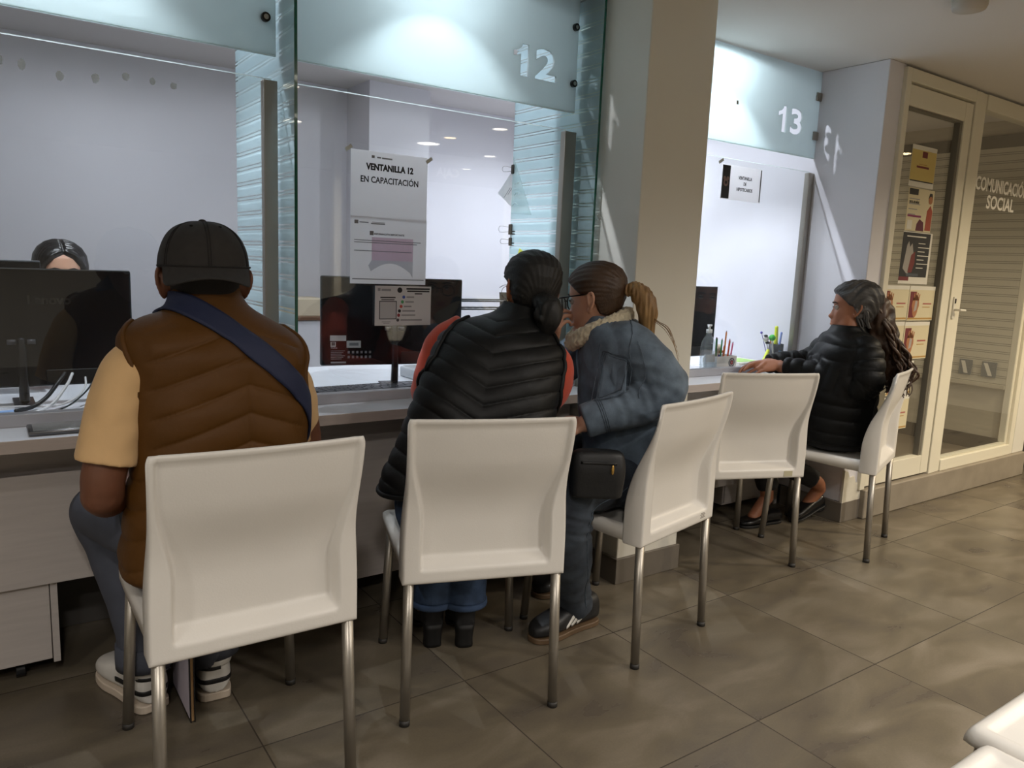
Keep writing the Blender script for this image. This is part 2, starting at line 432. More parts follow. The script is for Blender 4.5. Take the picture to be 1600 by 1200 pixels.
# glass fins that part the booths
stripe_z = 1.30
m_str = stripe_glass('striped_film_glass', .78, 'CFE2E8', stripe_z)
m_edge = mat('green_glass_edge', '0F5A48', .15, coat=.3)
def fin(name, x, y0, y1, ztop=CEIL):
    o = struct(name, MB().box(x-.004, x+.004, y0+.003, y1, .788, ztop), m_str)
    e = MB().box(x-.0045, x+.0045, y0, y0+.0025, .788, ztop).obj('glass_edge', m_edge, o)
    return o
fin1 = fin('wall_glass_partition_left', -.33, .515, 1.13)
fin2 = fin('wall_glass_partition_right', .862, .528, 1.095)

# frosted panes with clear numerals
m_frost = glass_mat('frosted_glass', (.90, .96, .95), .7, .92, 'DCE7E8')
m_clear = glass_mat('clear_glass', (.978, .985, .982), 1.0)
m_bright_edge = mat('edge_glow_white', 'F2FAF9', .1, trans=.75)  # white stands in for light channelled out of the glass edge
YP = .65
def glyph_loops(s, size, bold):
    me = text(s, size, (0, 0, 0), None, bold=bold, extrude=0, raw=True)
    bm = bmesh.new(); bm.from_mesh(me); bmesh.ops.remove_doubles(bm, verts=bm.verts, dist=1e-5)
    nxt = {}
    for e in bm.edges:
        if len(e.link_faces) == 1:
            l = e.link_faces[0].loops
            for lp in l:
                if lp.edge == e: nxt[lp.vert.index] = lp.link_loop_next.vert.index
    co = {v.index: (v.co.x, v.co.y) for v in bm.verts}; bm.free(); loops = []
    while nxt:
        a = next(iter(nxt)); L = []
        while a in nxt:
            L.append(co[a]); a = nxt.pop(a)
        if len(L) > 2: loops.append(L)
    return loops
def glyph_box(ch):
    P = [p for l in glyph_loops(ch, 1.0, .035) for p in l]; xs = [p[0] for p in P]; ys = [p[1] for p in P]; return min(xs), max(xs), min(ys), max(ys)
def pane_with_holes(name, x0, x1, z0, z1, loops, m, parent):
    c = bpy.data.curves.new('pane', 'CURVE'); c.dimensions = '2D'; c.fill_mode = 'BOTH'; c.extrude = .004
    for L in [[(x0, z0), (x1, z0), (x1, z1), (x0, z1)]]+loops:
        s = c.splines.new('POLY'); s.points.add(len(L)-1); s.use_cyclic_u = True
        for p, q in zip(s.points, L): p.co = (q[0], q[1], 0, 1)
    o = bpy.data.objects.new('t', c); COL.objects.link(o); dg = bpy.context.evaluated_depsgraph_get(); dg.update()
    me = bpy.data.meshes.new_from_object(o.evaluated_get(dg)); bpy.data.objects.remove(o)
    R = Matrix.Rotation(math.pi/2, 4, 'X'); R.translation = (0, YP+.004, 0); me.transform(R); me.name = name
    me.materials.clear()
    return link(name, me, m, parent, smooth=False)
def numerals(s, x0, x1, z0, z1):
    one = [(.0, .60), (.0, .76), (.12, .80), (.21, .88), (.25, 1.0), (.42, 1.0), (.42, 0), (.20, 0), (.20, .68), (.10, .62)]
    L = [one]+[[(.62+(p[0]-a0)*.62/(b0-a0), (p[1]-c0)/(d0-c0)*1.0) for p in l] for l in glyph_loops(s[1], 1.0, .035) for a0, b0, c0, d0 in [glyph_box(s[1])]]; xs = [p[0] for l in L for p in l]; ys = [p[1] for l in L for p in l]
    a, b, c, d = min(xs), max(xs), min(ys), max(ys)
    return [[(x0+(p[0]-a)/(b-a)*(x1-x0), z0+(p[1]-c)/(d-c)*(z1-z0)) for p in l] for l in L]
ZF = 1.836
def ticket_window(name, x0, x1, nums, post, lx0, lx1):
    root = empty(name, ((x0+x1)/2, YP, .8)); root['kind'] = 'structure'
    inv = Matrix.Translation(-Vector(root.location))
    def own(o): o.parent = root; o.matrix_parent_inverse = inv; return o
    own(pane_with_holes('frosted_panel', x0, x1, ZF, CEIL-.004, nums, m_frost, None))
    own(MB().box(x0, x1, YP-.0002, YP+.0082, ZF-.002, ZF+.0012).obj('panel_edge', m_bright_edge))
    own(MB().box(lx0, lx1, YP, YP+.006, .80, 1.765).obj('clear_pane', m_clear))
    own(MB().box(lx0, lx1, YP, YP+.006, 1.765, 1.767).obj('pane_edge', m_bright_edge))
    if post: own(MB().box(post[0], post[1], YP-.006, YP+.024, .788, 1.762).obj('aluminium_post', m_alu, bevel=.002))
    return root, own
# window 11: tape marks on the pane; window 12; window 13
w1, own1 = ticket_window('window_1', -2.1, -.345, [], (-.385, -.342), -2.1, -.36)
w2, own2 = ticket_window('window_2', -.322, .835, numerals('12', .535, .735, 1.932, 2.045), (.79, .846), -.322, .80)
w3, own3 = ticket_window('window_3', 1.227, 2.426, numerals('13', 2.105, 2.30, 1.932, 2.055), (2.392, 2.43), 1.227, 2.40)
m_bolt = mat('dark_bolt', '131313', .3); m_steel = mat('steel', 'B8B6B2', .25, .9)
for own, x, z in ((own1, -.377, 1.94), (own2, .817, 2.149), (own2, .819, 1.942), (own1, -.377, 2.149)):
    def cyl(r, y0, y1):
        mb = MB(); n = 24
        V = [(x+r*math.cos(a), y, z+r*math.sin(a)) for y in (y0, y1) for a in np.arange(n)/n*2*math.pi]
        return mb.add(V, [tuple(range(n)), tuple(range(n, 2*n))]+[(i, (i+1) % n, n+(i+1) % n, n+i) for i in range(n)])
    b = own(cyl(.0135, YP-.012, YP+.025).obj('standoff_bolt', m_bolt))
    c = cyl(.0075, YP-.0135, YP-.011).obj('bolt_head', m_steel, b)
for z in (2.135, 1.945):
    own3(MB().box(2.392, 2.43, YP-.008, YP+.016, z-.02, z+.02).obj('glass_clamp', m_alu, bevel=.002))
own3(MB().box(1.79, 1.803, YP-.0008, YP-.0002, 2.01, 2.027).obj('tape_scrap', mat('tape_scrap', 'A9A59C', .6)))
m_tape = mat('clear_tape', 'CDD2CE', .3)
m_resid = glass_mat('tape_residue', (.80, .80, .78), .5, .35, 'A9A8A2')
rs = random.Random(3)
for x, z, w_, h_ in ((-1.055, 1.70, .02, .03), (-1.006, 1.697, .019, .03), (-.922, 1.683, .021, .026), (-.838, 1.69, .021, .027), (-.762, 1.706, .021, .026), (-.695, 1.705, .017, .021), (-.64, 1.702, .021, .021)):
    poly = [(math.cos(a)*w_/2*rs.uniform(.75, 1.05), math.sin(a)*h_/2*rs.uniform(.8, 1.1)) for a in np.arange(9)/9*2*math.pi]
    own1(MB().prism(poly, ((x, YP-.0006, z), (1, 0, 0), (0, 0, 1)), -.0004).obj('tape_mark', m_resid))

# office behind the glazed door
WR = 4.25
m_wood = mat('pale_wood_panel', 'B5AE9C', .45, var=.06, vscale=5, stretch=(1, 1, 9))
m_str2 = striped_paint('office_striped_film', 'BEB9A8', '837F70')
struct('wall_office_right', MB().box(WR, WR+.1, .33, 2.95, .155, CEIL), m_wood)
struct('wall_office_back', MB().box(2.575, 4.35, 2.85, 2.95, .155, CEIL), m_white)
struct('floor_office', MB().box(2.575, 4.30, .36, 2.85, .10, .155), mat('office_floor', '6B6154', .35, var=.15, vscale=4))
struct('baseboard_office', MB().box(WR-.012, WR, .34, 2.85, .155, .25), mat('dark_skirting', '4A443C', .4, var=.08, vscale=9))
win4 = struct('window_4', MB().box(WR-.016, WR-.010, .34, 2.6, .585, 2.09), m_str2)
MB().box(WR-.02, WR-.001, .34, 2.6, 2.09, 2.17).obj('head_rail', mat('dark_rail', '5A5447', .5), win4)
MB().box(WR-.03, WR-.0005, .34, 2.6, .575, .60).obj('sill_rail', m_wood, win4)
# base step and the glazed door
struct('trim_step', MB().box(2.585, 4.49, .262, .42, 0, .155), m_step, bevel=.006)
YD = .29
door = empty('door_1', (2.9, YD, .155)); door['kind'] = 'structure'
dinv = Matrix.Translation(-Vector(door.location))
def dpart(name, mb, m, bevel=.003, p=None):
    o = mb.obj(name, m, bevel=bevel); o.parent = p or door; o.matrix_parent_inverse = dinv if p is None else Matrix.Identity(4); return o
fr = MB().box(2.555, 2.60, YD-.01, YD+.06, .155, 2.245).box(2.60, 3.25, YD-.01, YD+.06, 2.185, 2.245).box(3.262, 3.335, YD-.006, YD+.06, .155, 2.245)
dpart('door_frame', fr, m_frame)
lf = MB().box(2.60, 2.615, YD, YD+.045, .165, 2.175).box(3.175, 3.256, YD, YD+.045, .165, 2.175).box(2.615, 3.175, YD, YD+.045, 2.078, 2.175).box(2.615, 3.175, YD, YD+.045, .165, .272)
leaf = dpart('door_leaf', lf, m_frame)
dpart('glazing_bead', MB().box(3.150, 3.176, YD+.008, YD+.04, .272, 2.078).box(2.614, 3.15, YD+.008, YD+.04, 2.068, 2.078), mat('grey_bead', '6F6B60', .5), 0)
dpart('door_glass', MB().box(2.61, 3.16, YD+.028, YD+.034, .268, 2.078), m_clear, 0)
m_handle = mat('white_handle', 'DAD6CA', .3)
hb = MB().box(3.288, 3.312, YD-.014, YD-.005, 1.04, 1.16)
hb.tube([(3.30, YD-.012, 1.09), (3.30, YD-.045, 1.09), (3.345, YD-.05, 1.088)], .007, 10)
dpart('door_handle', hb, m_handle, .001)
dpart('lock_cylinder', MB().box(3.295, 3.306, YD-.017, YD-.013, 1.125, 1.15), m_blackp, 0)
side = empty('window_5', (3.8, YD, .155)); side['kind'] = 'structure'; sinv = Matrix.Translation(-Vector(side.location))
def spart(name, mb, m, bevel=.003):
    o = mb.obj(name, m, bevel=bevel); o.parent = side; o.matrix_parent_inverse = sinv; return o
fr = MB().box(3.335, 3.39, YD-.001, YD+.055, .155, 2.245).box(4.275, 4.335, YD-.004, YD+.055, .155, 2.245).box(3.39, 4.275, YD-.008, YD+.055, 2.165, 2.245).box(3.39, 4.275, YD-.008, YD+.055, .155, .222)
fr.box(3.39, 4.275, YD+.012, YD+.04, .222, .236).box(4.235, 4.275, YD+.012, YD+.05, .236, 2.165)
spart('frame', fr, m_frame)
spart('glass_pane', MB().box(3.389, 4.24, YD+.004, YD+.010, .23, 2.17), m_clear, 0)
m_letter = mat('white_vinyl', 'EDEAE0', .5)
def slet(s, size, x, z, wid):
    o = text(s, size, (x, YD+.0028, z), m_letter, bold=size*.022, name='lettering', sx=1); o.parent = side; o.matrix_parent_inverse = sinv
    b = [v.co.x for v in o.data.vertices]; k = wid/(max(b)-min(b)); x0 = min(b)
    for v in o.data.vertices: v.co.x = x+(v.co.x-x0)*k
slet('COMUNICACIÓN', .10, 3.392, 1.752, .655); slet('SOCIAL', .10, 3.545, 1.668-.008, .345)
struct('wall_right_return', MB().box(4.335, 4.50, .285, .6, .155, CEIL).box(5.45, 7.0, .30, .6, 0, CEIL).box(4.5, 5.45, .30, .6, 2.15, CEIL), m_warm_white, bevel=.003)
d2 = struct('door_2', MB().box(4.505, 5.44, .33, .37, .02, 2.145), m_dark, bevel=.003)
MB().tube([(4.60, .33, 1.0), (4.60, .28, 1.0), (4.72, .28, 1.0)], .008, 10).obj('door_handle', m_steel, d2, True)
# glazed front of the cashier's office on the far side of the hall (seen mirrored in the panes)
w6 = struct('window_6', MB().box(1.6, 3.45, -3.62, -3.612, .9, 2.2), m_clear)
MB().box(1.55, 1.62, -3.65, -3.58, 0, CEIL).box(3.43, 3.5, -3.65, -3.58, 0, CEIL).box(1.62, 3.43, -3.65, -3.58, .86, .91).box(1.62, 3.43, -3.65, -3.58, 2.18, CEIL).obj('frame', m_frame, w6)
text('CAJA', .11, (2.86, -3.61, 2.06), m_letter, w6, bold=.003, rot=(math.pi/2, 0, math.pi))
struct('trim_cashier_front', MB().box(1.62, 3.43, -3.64, -3.59, 0, .86), m_hallw)
# ceiling lamps
m_lampring = mat('lamp_ring', 'E8E6E0', .4)
def lampface(name, c, s):
    return mat(name, c, .5, emit=s)
def ring(r0, r1, x, y, z0, z1):
    mb = MB(); n = 32; V = []
    for rr, z in ((r0, z1), (r1, z1), (r1, z0), (r0, z0)): V += [(x+rr*math.cos(a), y+rr*math.sin(a), z) for a in np.arange(n)/n*2*math.pi]
    return mb.add(V, [((k % 4)*n+i, (k % 4)*n+(i+1) % n, ((k+1) % 4)*n+(i+1) % n, ((k+1) % 4)*n+i) for k in range(4) for i in range(n)])
LAMPS = [(x, y, r, 'lamp_warm' if c == WARM else 'lamp_neutral', 'FFE3B0' if c == WARM else 'FFF6E8') for x, y, r, c, e in HALL]+[(x, y, .055, 'lamp_cool', 'EEF6FF') for x, y, e in BOOTH]+[(x, y, .1, 'lamp_cool', 'EEF6FF') for x, y in ((-.55, 2.05), (1.9, 1.9))]+[(3.3, 1.9, .1, 'lamp_warm', 'FFE3B0')]  # the last fixtures belong to the added fill lights
LL = ['wide round ceiling lamp in the hall, mirrored in window 12', 'small warm ceiling lamp beside the wide lamp in the hall', 'small ceiling lamp nearest the counter behind the viewer',
      'small ceiling lamp over the far cashier front', 'small ceiling lamp deepest in the hall', 'small ceiling lamp before the cashier front',
      'added round ceiling lamp at the left end of the hall', 'added round ceiling lamp behind the man in the cap', 'added round ceiling lamp behind the two talking women, farther from the counter',
      'unseen warm ceiling lamp in front of the glazed office door', 'unseen warm ceiling lamp before the black door', 'added ceiling lamp at the left wall of the hall', 'added ceiling lamp just behind the chairs of the two talking women',
      'ceiling lamp behind the frosted pane of window 11', 'ceiling lamp behind the frosted pane numbered 12', 'ceiling lamp behind the frosted pane numbered 13',
      'added wide ceiling lamp above the clerk in booth 11', 'added wide ceiling lamp at the back of booth 13', 'added warm ceiling lamp inside the glazed office']
for (x, y, r, mn, c), lb in zip(LAMPS, LL):
    t = ring(r, r+.012, x, y, CEIL-.012, CEIL).obj('ceiling_lamp', m_lampring); setp(t, lb, 'ceiling lamp', 'recessed ceiling lamps')
    MB().lathe([(r, 0), (r, .002)], (x, y, CEIL-.006), 32).obj('diffuser', lampface(mn, c, 9), t)
t = MB().lathe([(.055, 0), (.06, .012), (.06, .034)], (1.9, -.29, CEIL-.034), 36).obj('smoke_detector', mat('detector_white', 'B9B2A8', .5), None, True)
setp(t, 'round white smoke detector on the ceiling before window 13', 'smoke detector')
# ------------------------------------------------------------------ counters
m_lam = mat('white_wood_laminate', 'BDB6B2', .45, var=.05, vscale=6, stretch=(1, 1, 14), bump=.08, bscale=40)
m_top = mat('white_laminate_top', 'E6E8EE', .3, var=.01, vscale=5)
m_edgeband = mat('laminate_edge', 'B9ADA6', .45, var=.05, vscale=8, stretch=(1, 1, 20))
m_riser = mat('grey_riser_laminate', 'B4B4BA', .35, var=.03, vscale=12)
def counter(x0, x1, label, panels):
    t = empty('service_counter', ((x0+x1)/2, .6, 0)); setp(t, label, 'counter', 'counters under the ticket windows')
    inv = Matrix.Translation(-Vector(t.location))
    def P(n, mb, m, b=.0015):
        o = mb.obj(n, m, bevel=b); o.parent = t; o.matrix_parent_inverse = inv; return o
    P('counter_top', MB().box(x0, x1, .432, .62, .722, .752), m_top)
    P('front_edge', MB().box(x0, x1, .428, .4325, .7195, .7525), m_edgeband, .001)
    P('riser', MB().box(x0, x1, .60, .64, .752, .786), m_riser)
    P('desk_top', MB().box(x0, x1, .64, 1.42, .733, .757), m_top)
    for a in panels: P('modesty_panel', MB().box(*a), m_lam)
    P('side_support', MB().box(x0+.01, x0+.04, .66, 1.35, 0, .733), m_lam); P('side_support', MB().box(x1-.04, x1-.01, .66, 1.35, 0, .733), m_lam)
    P('added_backing', MB().box(x0+.04, x1-.04, .95, .968, 0, .733), mat('dark_backing', '55524F', .5))  # added panel: hides the lit booth floor so the space reads dark
    return t
counter(-2.1, .872, 'long white wood-grain counter under windows 11 and 12', [(-2.1, -.335, .60, .618, .296, .616), (-2.1, -.335, .66, .675, .60, .722), (-.33, .872, .625, .643, .102, .722)])
counter(1.237, 2.418, 'short white counter under window 13 between the two pillars', [(1.24, 2.41, .66, .678, .16, .722)])
# pedestal drawers under the left counter
t = MB().box(-1.60, -1.012, .620, .94, .062, .292).obj('pedestal_cabinet', m_lam, None, bevel=.002)
setp(t, 'low white wood-grain cabinet on castors under the left counter', 'cabinet')
MB().box(-1.010, -.992, .6195, .94, .05, .294).obj('side_panel', m_lam, t, bevel=.001)
for x, y in ((-1.09, .68), (-1.5, .68), (-1.09, .88), (-1.5, .88)):
    c = MB().box(x-.02, x+.02, y-.025, y+.025, .045, .063)
    c.tube([(x-.012, y, .0235), (x+.012, y, .0235)], .0225, 16, cap=False); c.obj('castor', m_blackp, t, bevel=.002)
t = MB().box(2.02, 2.36, .72, .94, .03, .66).obj('pedestal_cabinet', m_lam, None, bevel=.002)
setp(t, 'grey-white cabinet under the counter of window 13', 'cabinet')
MB().box(2.03, 2.35, .712, .722, .045, .645).obj('door', m_lam, t, bevel=.001)

# ------------------------------------------------------------------ chairs
m_chair = mat('white_chair_plastic', 'D9D5CE', .38, var=.02, vscale=5, bump=.12, bscale=220)
m_leg = mat('satin_chair_leg', 'A09A90', .36, .75)
m_foot = mat('dark_foot_cap', '2A2826', .6)
def sst(a, b, x):
    t = np.clip((x-a)/(b-a), 0, 1); return t*t*(3-2*t)
def chair_back():
    nz, nx = 60, 81
    zz = np.concatenate([[.397, .399, .404], np.concatenate([np.linspace(.41, .48, 16, endpoint=False), np.linspace(.48, .835, nz-16)]), [.843, .8475, .849]])
    xx = np.linspace(-1, 1, nx); xx = np.sign(xx)*np.abs(xx)**.6
    R = []; Fr = []
    for k, z in enumerate(zz):
        hw = .2245-.006*math.exp(-((z-.66)/.1)**2)
        if z > .83: hw -= .006*((z-.83)/.02)**2
        yr = -.232-.040*sst(.60, .86, z)
        up = float(sst(.55, .74, z))
        fw = .046*(1-up)+.013*up                      # flange width seen from behind
        rec = .036*(1-up)+.012*up
        fd = .062*(1-sst(.5, .8, z))+.013
        band = sst(.428, .468, z)                     # sloping bottom band
        top = 1-sst(.825, .843, z)
        row = []; rowf = []
        for s in xx:
            x = s*hw; e = hw-abs(x)
            S = sst(fw-.002, fw+.008, e)
            bow = -.016*(1-s*s)*up
            r = yr+rec*S*band*(.25+.75*top)+bow
            edge = 1-sst(fw*.6, fw+.02, e)
            thick = .012+ (fd-.013)*edge
            rr = 0
            if e < .006: rr = (1-math.sqrt(max(0, 1-((.006-e)/.006)**2)))*.006
            if k in (0, len(zz)-1): rr = max(rr, .005)
            if k in (1, len(zz)-2): rr = max(rr, .002)
            row.append((x, r+rr, z)); rowf.append((x, r+thick-rr, z))
        R.append(row); Fr.append(rowf)
    nzz = len(zz); V = [p for r in R for p in r]+[p for r in Fr for p in r]; o = nzz*nx; Fc = []
    for i in range(nzz-1):
        for j in range(nx-1):
            a = i*nx+j; q = (a, a+1, a+nx+1, a+nx); Fc.append(q); Fc.append(tuple(x+o for x in q[::-1]))
    edge = [j for j in range(nx)]+[i*nx+nx-1 for i in range(1, nzz)]+[(nzz-1)*nx+j for j in range(nx-2, -1, -1)]+[i*nx for i in range(nzz-2, 0, -1)]
    for a, b in zip(edge, edge[1:]+edge[:1]): Fc.append((a, a+o, b+o, b))
    return MB().add(V, Fc)
def chair_seat():
    ny, nx = 56, 61; V = []; Fc = []
    yy = np.linspace(-.205, .246, ny); xx = np.linspace(-1, 1, nx)
    for surf in (0, 1):
        for y in yy:
            hw = .213+.010*sst(-.2, .2, y)
            if y > .222: hw -= .024*(1-math.sqrt(max(0, 1-((y-.222)/.026)**2)))
            t = sst(-.2, .05, y)
            ztop = .449+.004*t
            zb = .400+.020*sst(-.2, .22, y)
            for s in xx:
                e = 1-abs(s)
                dish = .007*sst(.10, .145, e)*sst(.025, .045, .246-y)+.006*sst(.15, .6, e)*sst(.03, .15, .246-y)
                z = ztop-dish
                if e < .08: z -= .008*(1-e/.08)**2
                if y > .225: z -= .022*((y-.225)/.021)**2
                if surf: z = min(z-.008, zb+(.03 if .12 < e and y < .225 else 0))
                V.append((s*hw, y, z))
    o = ny*nx
    for i in range(ny-1):
        for j in range(nx-1):
            a = i*nx+j; q = (a, a+1, a+nx+1, a+nx); Fc.append(q); Fc.append(tuple(x+o for x in q[::-1]))
    edge = [j for j in range(nx)]+[i*nx+nx-1 for i in range(1, ny)]+[(ny-1)*nx+j for j in range(nx-2, -1, -1)]+[i*nx for i in range(ny-2, 0, -1)]
    for a, b in zip(edge, edge[1:]+edge[:1]): Fc.append((a, a+o, b+o, b))
    return MB().add(V, Fc)
def make_chair():
    t = empty('chair')
    chair_seat().obj('seat', m_chair, t, True); chair_back().obj('backrest', m_chair, t, True)
    for sx in (-1, 1):
        for a, b in (((.196*sx, .215, .425), (.214*sx, .236, .012)), ((.205*sx, -.213, .43), (.211*sx, -.229, .012))):
            l = MB().tube([a, b], .0138, 20, cap=False).obj('leg', m_leg, t, True)
            d = np.array(b)-np.array(a); d /= np.linalg.norm(d)
            MB().tube([np.array(b)-d*.004, np.array(b)+d*.012], .0145, 20, cap=False).obj('foot_cap', m_foot, l, True)
    return t
def copy_tree(o, parent=None):
    c = o.copy(); COL.objects.link(c)
    if parent is not None: c.parent = parent
    for ch in list(o.children): copy_tree(ch, c)
    return c
CH = [((-.662, .018), -1.0, 'white plastic chair under the man in the brown vest'),
      ((.020, .045), -18.7, 'white plastic chair of the woman in the black vest and red sleeves'),
      ((.655, .060), 12.5, 'white plastic chair of the woman in the denim jacket'),
      ((1.572, .345), -21.0, 'empty white plastic chair pushed under the counter of window 13'),
      ((2.155, .205), 19.3, 'white plastic chair turned sideways under the long-haired woman'),
      ((.505, -1.482), 0, 'white plastic chair in the near right corner, rim of its seat lit'),
      ((.045, -1.520), 0, 'shaded white plastic chair at the bottom right edge, beside another seat')]
ch0 = make_chair()
for i, ((x, y), a, lb) in enumerate(CH):
    o = ch0 if i == 0 else copy_tree(ch0)
    o.location = (x, y, 0); o.rotation_euler = (0, 0, math.radians(a))
    setp(o, lb, 'chair', 'white plastic stacking chairs')
# ------------------------------------------------------------------ people
def nrm(v): v = np.array(v, float); return v/np.linalg.norm(v)
def skin_mat(name, col, rough=.5):
    m = mat(name, col, rough, var=.06, vscale=30, bump=.08, bscale=400); b = m.node_tree.nodes['Principled BSDF']
    b.inputs['Subsurface Weight'].default_value = .08; b.inputs['Subsurface Radius'].default_value = (.01, .004, .002)
    return m
class Head:
    """head frame: c midway between the ears at eye level, f the way the face looks, u up"""
    TAB = np.array([(-.118, .012, .068, .040), (-.112, .026, .080, .018), (-.102, .038, .0865, -.005), (-.085, .050, .087, -.030), (-.06, .060, .085, -.055),
                    (-.03, .067, .084, -.076), (0, .072, .084, -.091), (.03, .0755, .088, -.098), (.06, .074, .083, -.096), (.085, .063, .066, -.083),
                    (.102, .043, .042, -.060), (.111, .020, .014, -.032), (.1125, .006, -.002, -.016)])
    def __init__(s, c, f, u=(0, 0, 1), sc=1.0, wide=1.0):
        s.c = np.array(c, float); s.f = nrm(f); s.r = nrm(np.cross(s.f, nrm(u))); s.u = np.cross(s.r, s.f); s.sc = sc; s.wide = wide
        s.M = np.column_stack([s.r, s.f, s.u])
    def w(s, p): return s.c+s.M@(np.array(p, float)*s.sc)
    def loc(s, P): return ((np.array(P)-s.c)@s.M)/s.sc
    def grid(s, off=None, nz=70, n=84, nose=1.0, chin=1.0, lip=1.0):
        T = s.TAB; rows = []; t = np.linspace(0, 1, nz); zz = -.118+.2305*(.5-.5*np.cos(np.pi*t))
        for z in zz:
            w_, f, b = (np.interp(z, T[:, 0], T[:, k]) for k in (1, 2, 3)); w_ *= s.wide
            yc, hd = (f+b)/2, (f-b)/2; row = []
            for i in range(n):
                a = 2*math.pi*i/n; x, y = math.cos(a), math.sin(a)
                e = 2.25; x = math.copysign(abs(x)**(2/e), x)*w_; y = math.copysign(abs(y)**(2/e), y)*hd+yc
                if y > yc:
                    g = lambda x0, z0, sx, sz: math.exp(-((x-x0)/sx)**2-((z-z0)/sz)**2)
                    d = nose*(.020*g(0, -.040, .0125, .013)+.010*g(0, -.018, .009, .018)+.007*g(0, -.046, .017, .008))
                    d += -.011*(g(.031, .0, .017, .011)+g(-.031, .0, .017, .011))+.004*(g(.03, .02, .022, .008)+g(-.03, .02, .022, .008))
                    d += lip*(.0075*g(0, -.0655, .019, .0045)+.008*g(0, -.0775, .017, .0050))-.002*g(0, -.0715, .022, .0022)-.004*g(0, -.088, .02, .005)
                    d += chin*.006*g(0, -.102, .018, .010)+.003*(g(.047, -.03, .015, .02)+g(-.047, -.03, .015, .02))
                    y += d
                row.append((x, y, z))
            rows.append(row)
        R = np.array(rows)
        if off is not None: R = off(R)
        return R
    def solid(s, R):
        nz, n = R.shape[:2]; V = [s.w(p) for p in R.reshape(-1, 3)]; Fc = []
        for k in range(nz-1):
            for i in range(n):
                j = (i+1) % n; Fc.append((k*n+i, k*n+j, (k+1)*n+j, (k+1)*n+i))
        Fc.append(tuple(range(n))[::-1]); Fc.append(tuple((nz-1)*n+i for i in range(n))); return V, Fc
    def ears(s, sc=1.0, dx=0):
        pr = []
        for sx in (-1, 1):
            x0 = .072*s.wide+dx
            pts = [(x0, .004, -.034), (x0+.006, -.004, -.030), (x0+.015, -.018, -.006), (x0+.017, -.022, .014), (x0+.012, -.014, .029), (x0+.006, .0, .030), (x0+.002, .006, .018)]
            pr.append(tube([s.w((sx*p[0], p[1]*sc, p[2]*sc-.004)) for p in pts], .0052*s.sc, 10, 4))
            if dx: pr.append(ell(s.w((sx*(x0-.004), -.002, -.006)), (.012*s.sc, .013*s.sc, .030*s.sc), s.M, 10))
            ax = np.column_stack([s.M@nrm((sx*1, -.7, 0)), s.M@nrm((sx*.7, 1, 0)), s.u])
            pr.append(ell(s.w((sx*(x0+.007), -.006, -.002)), (.005*s.sc, .012*s.sc, .028*s.sc), ax, 10))
            pr.append(ell(s.w((sx*(x0+.002), .002, -.034)), (.006*s.sc, .008*s.sc, .010*s.sc), s.M, 8))
        return pr
    def prims(s, ears=True, dx=0, **k):
        return [s.solid(s.grid(**k))]+(s.ears(1.0, dx) if ears else [])
    def eyes(s, parent, iris='2A1A10'):
        for sx in (-1, 1):
            c = s.w((sx*.031, .0735, .0)); e = MB().add(*ell(c, (.0112*s.sc,)*3, None, 12)).obj('eye', mat('eye_white', 'B9B0A8', .3), parent, True)
            MB().add(*ell(c+s.f*.0078*s.sc, (.0056*s.sc, .0045*s.sc, .0056*s.sc), s.M, 10)).obj('iris', mat('iris_'+iris, iris, .15), e, True)
            lid = [s.w((sx*.031+x, .0735+math.sqrt(max(.0126**2-x*x-.004**2, 0)), .0042-abs(x)*.25)) for x in np.linspace(-.0115, .0115, 7)]
            MB().tube(lid, .0016*s.sc, 8, 3).obj('eyelashes', mat('lash', '120C0A', .6), parent, True)
            br = [s.w((sx*x, np.interp(x, (.012, .03, .052), (.0895, .088, .074)), np.interp(x, (.012, .032, .052), (.019, .0235, .017)))) for x in np.linspace(.013, .052, 7)]
            MB().tube(br, [.0022, .003, .003, .0028, .0024, .002, .0012], 8, 3).obj('eyebrow', mat('brow_hair', '1D1512', .8), parent, True)
    def hair(s, hairline, thick, groove=None, back=None):
        """a cap of hair over the skull; hairline(p)->0..1 (1 = full hair)"""
        R = s.grid(nose=0, lip=0, chin=0, nz=90, n=150); C = np.array([0, -.006, .015]); out = R.copy()
        D = R-C; L = np.linalg.norm(D, axis=2, keepdims=True); D /= L
        for k in range(R.shape[0]):
            for i in range(R.shape[1]):
                p = R[k, i]; h = hairline(p); t = thick(p) if callable(thick) else thick
                o = -.006+(t+.006)*h
                if groove is not None: o += groove(p)*h
                out[k, i] = p+D[k, i]*o
        return s.solid(out)
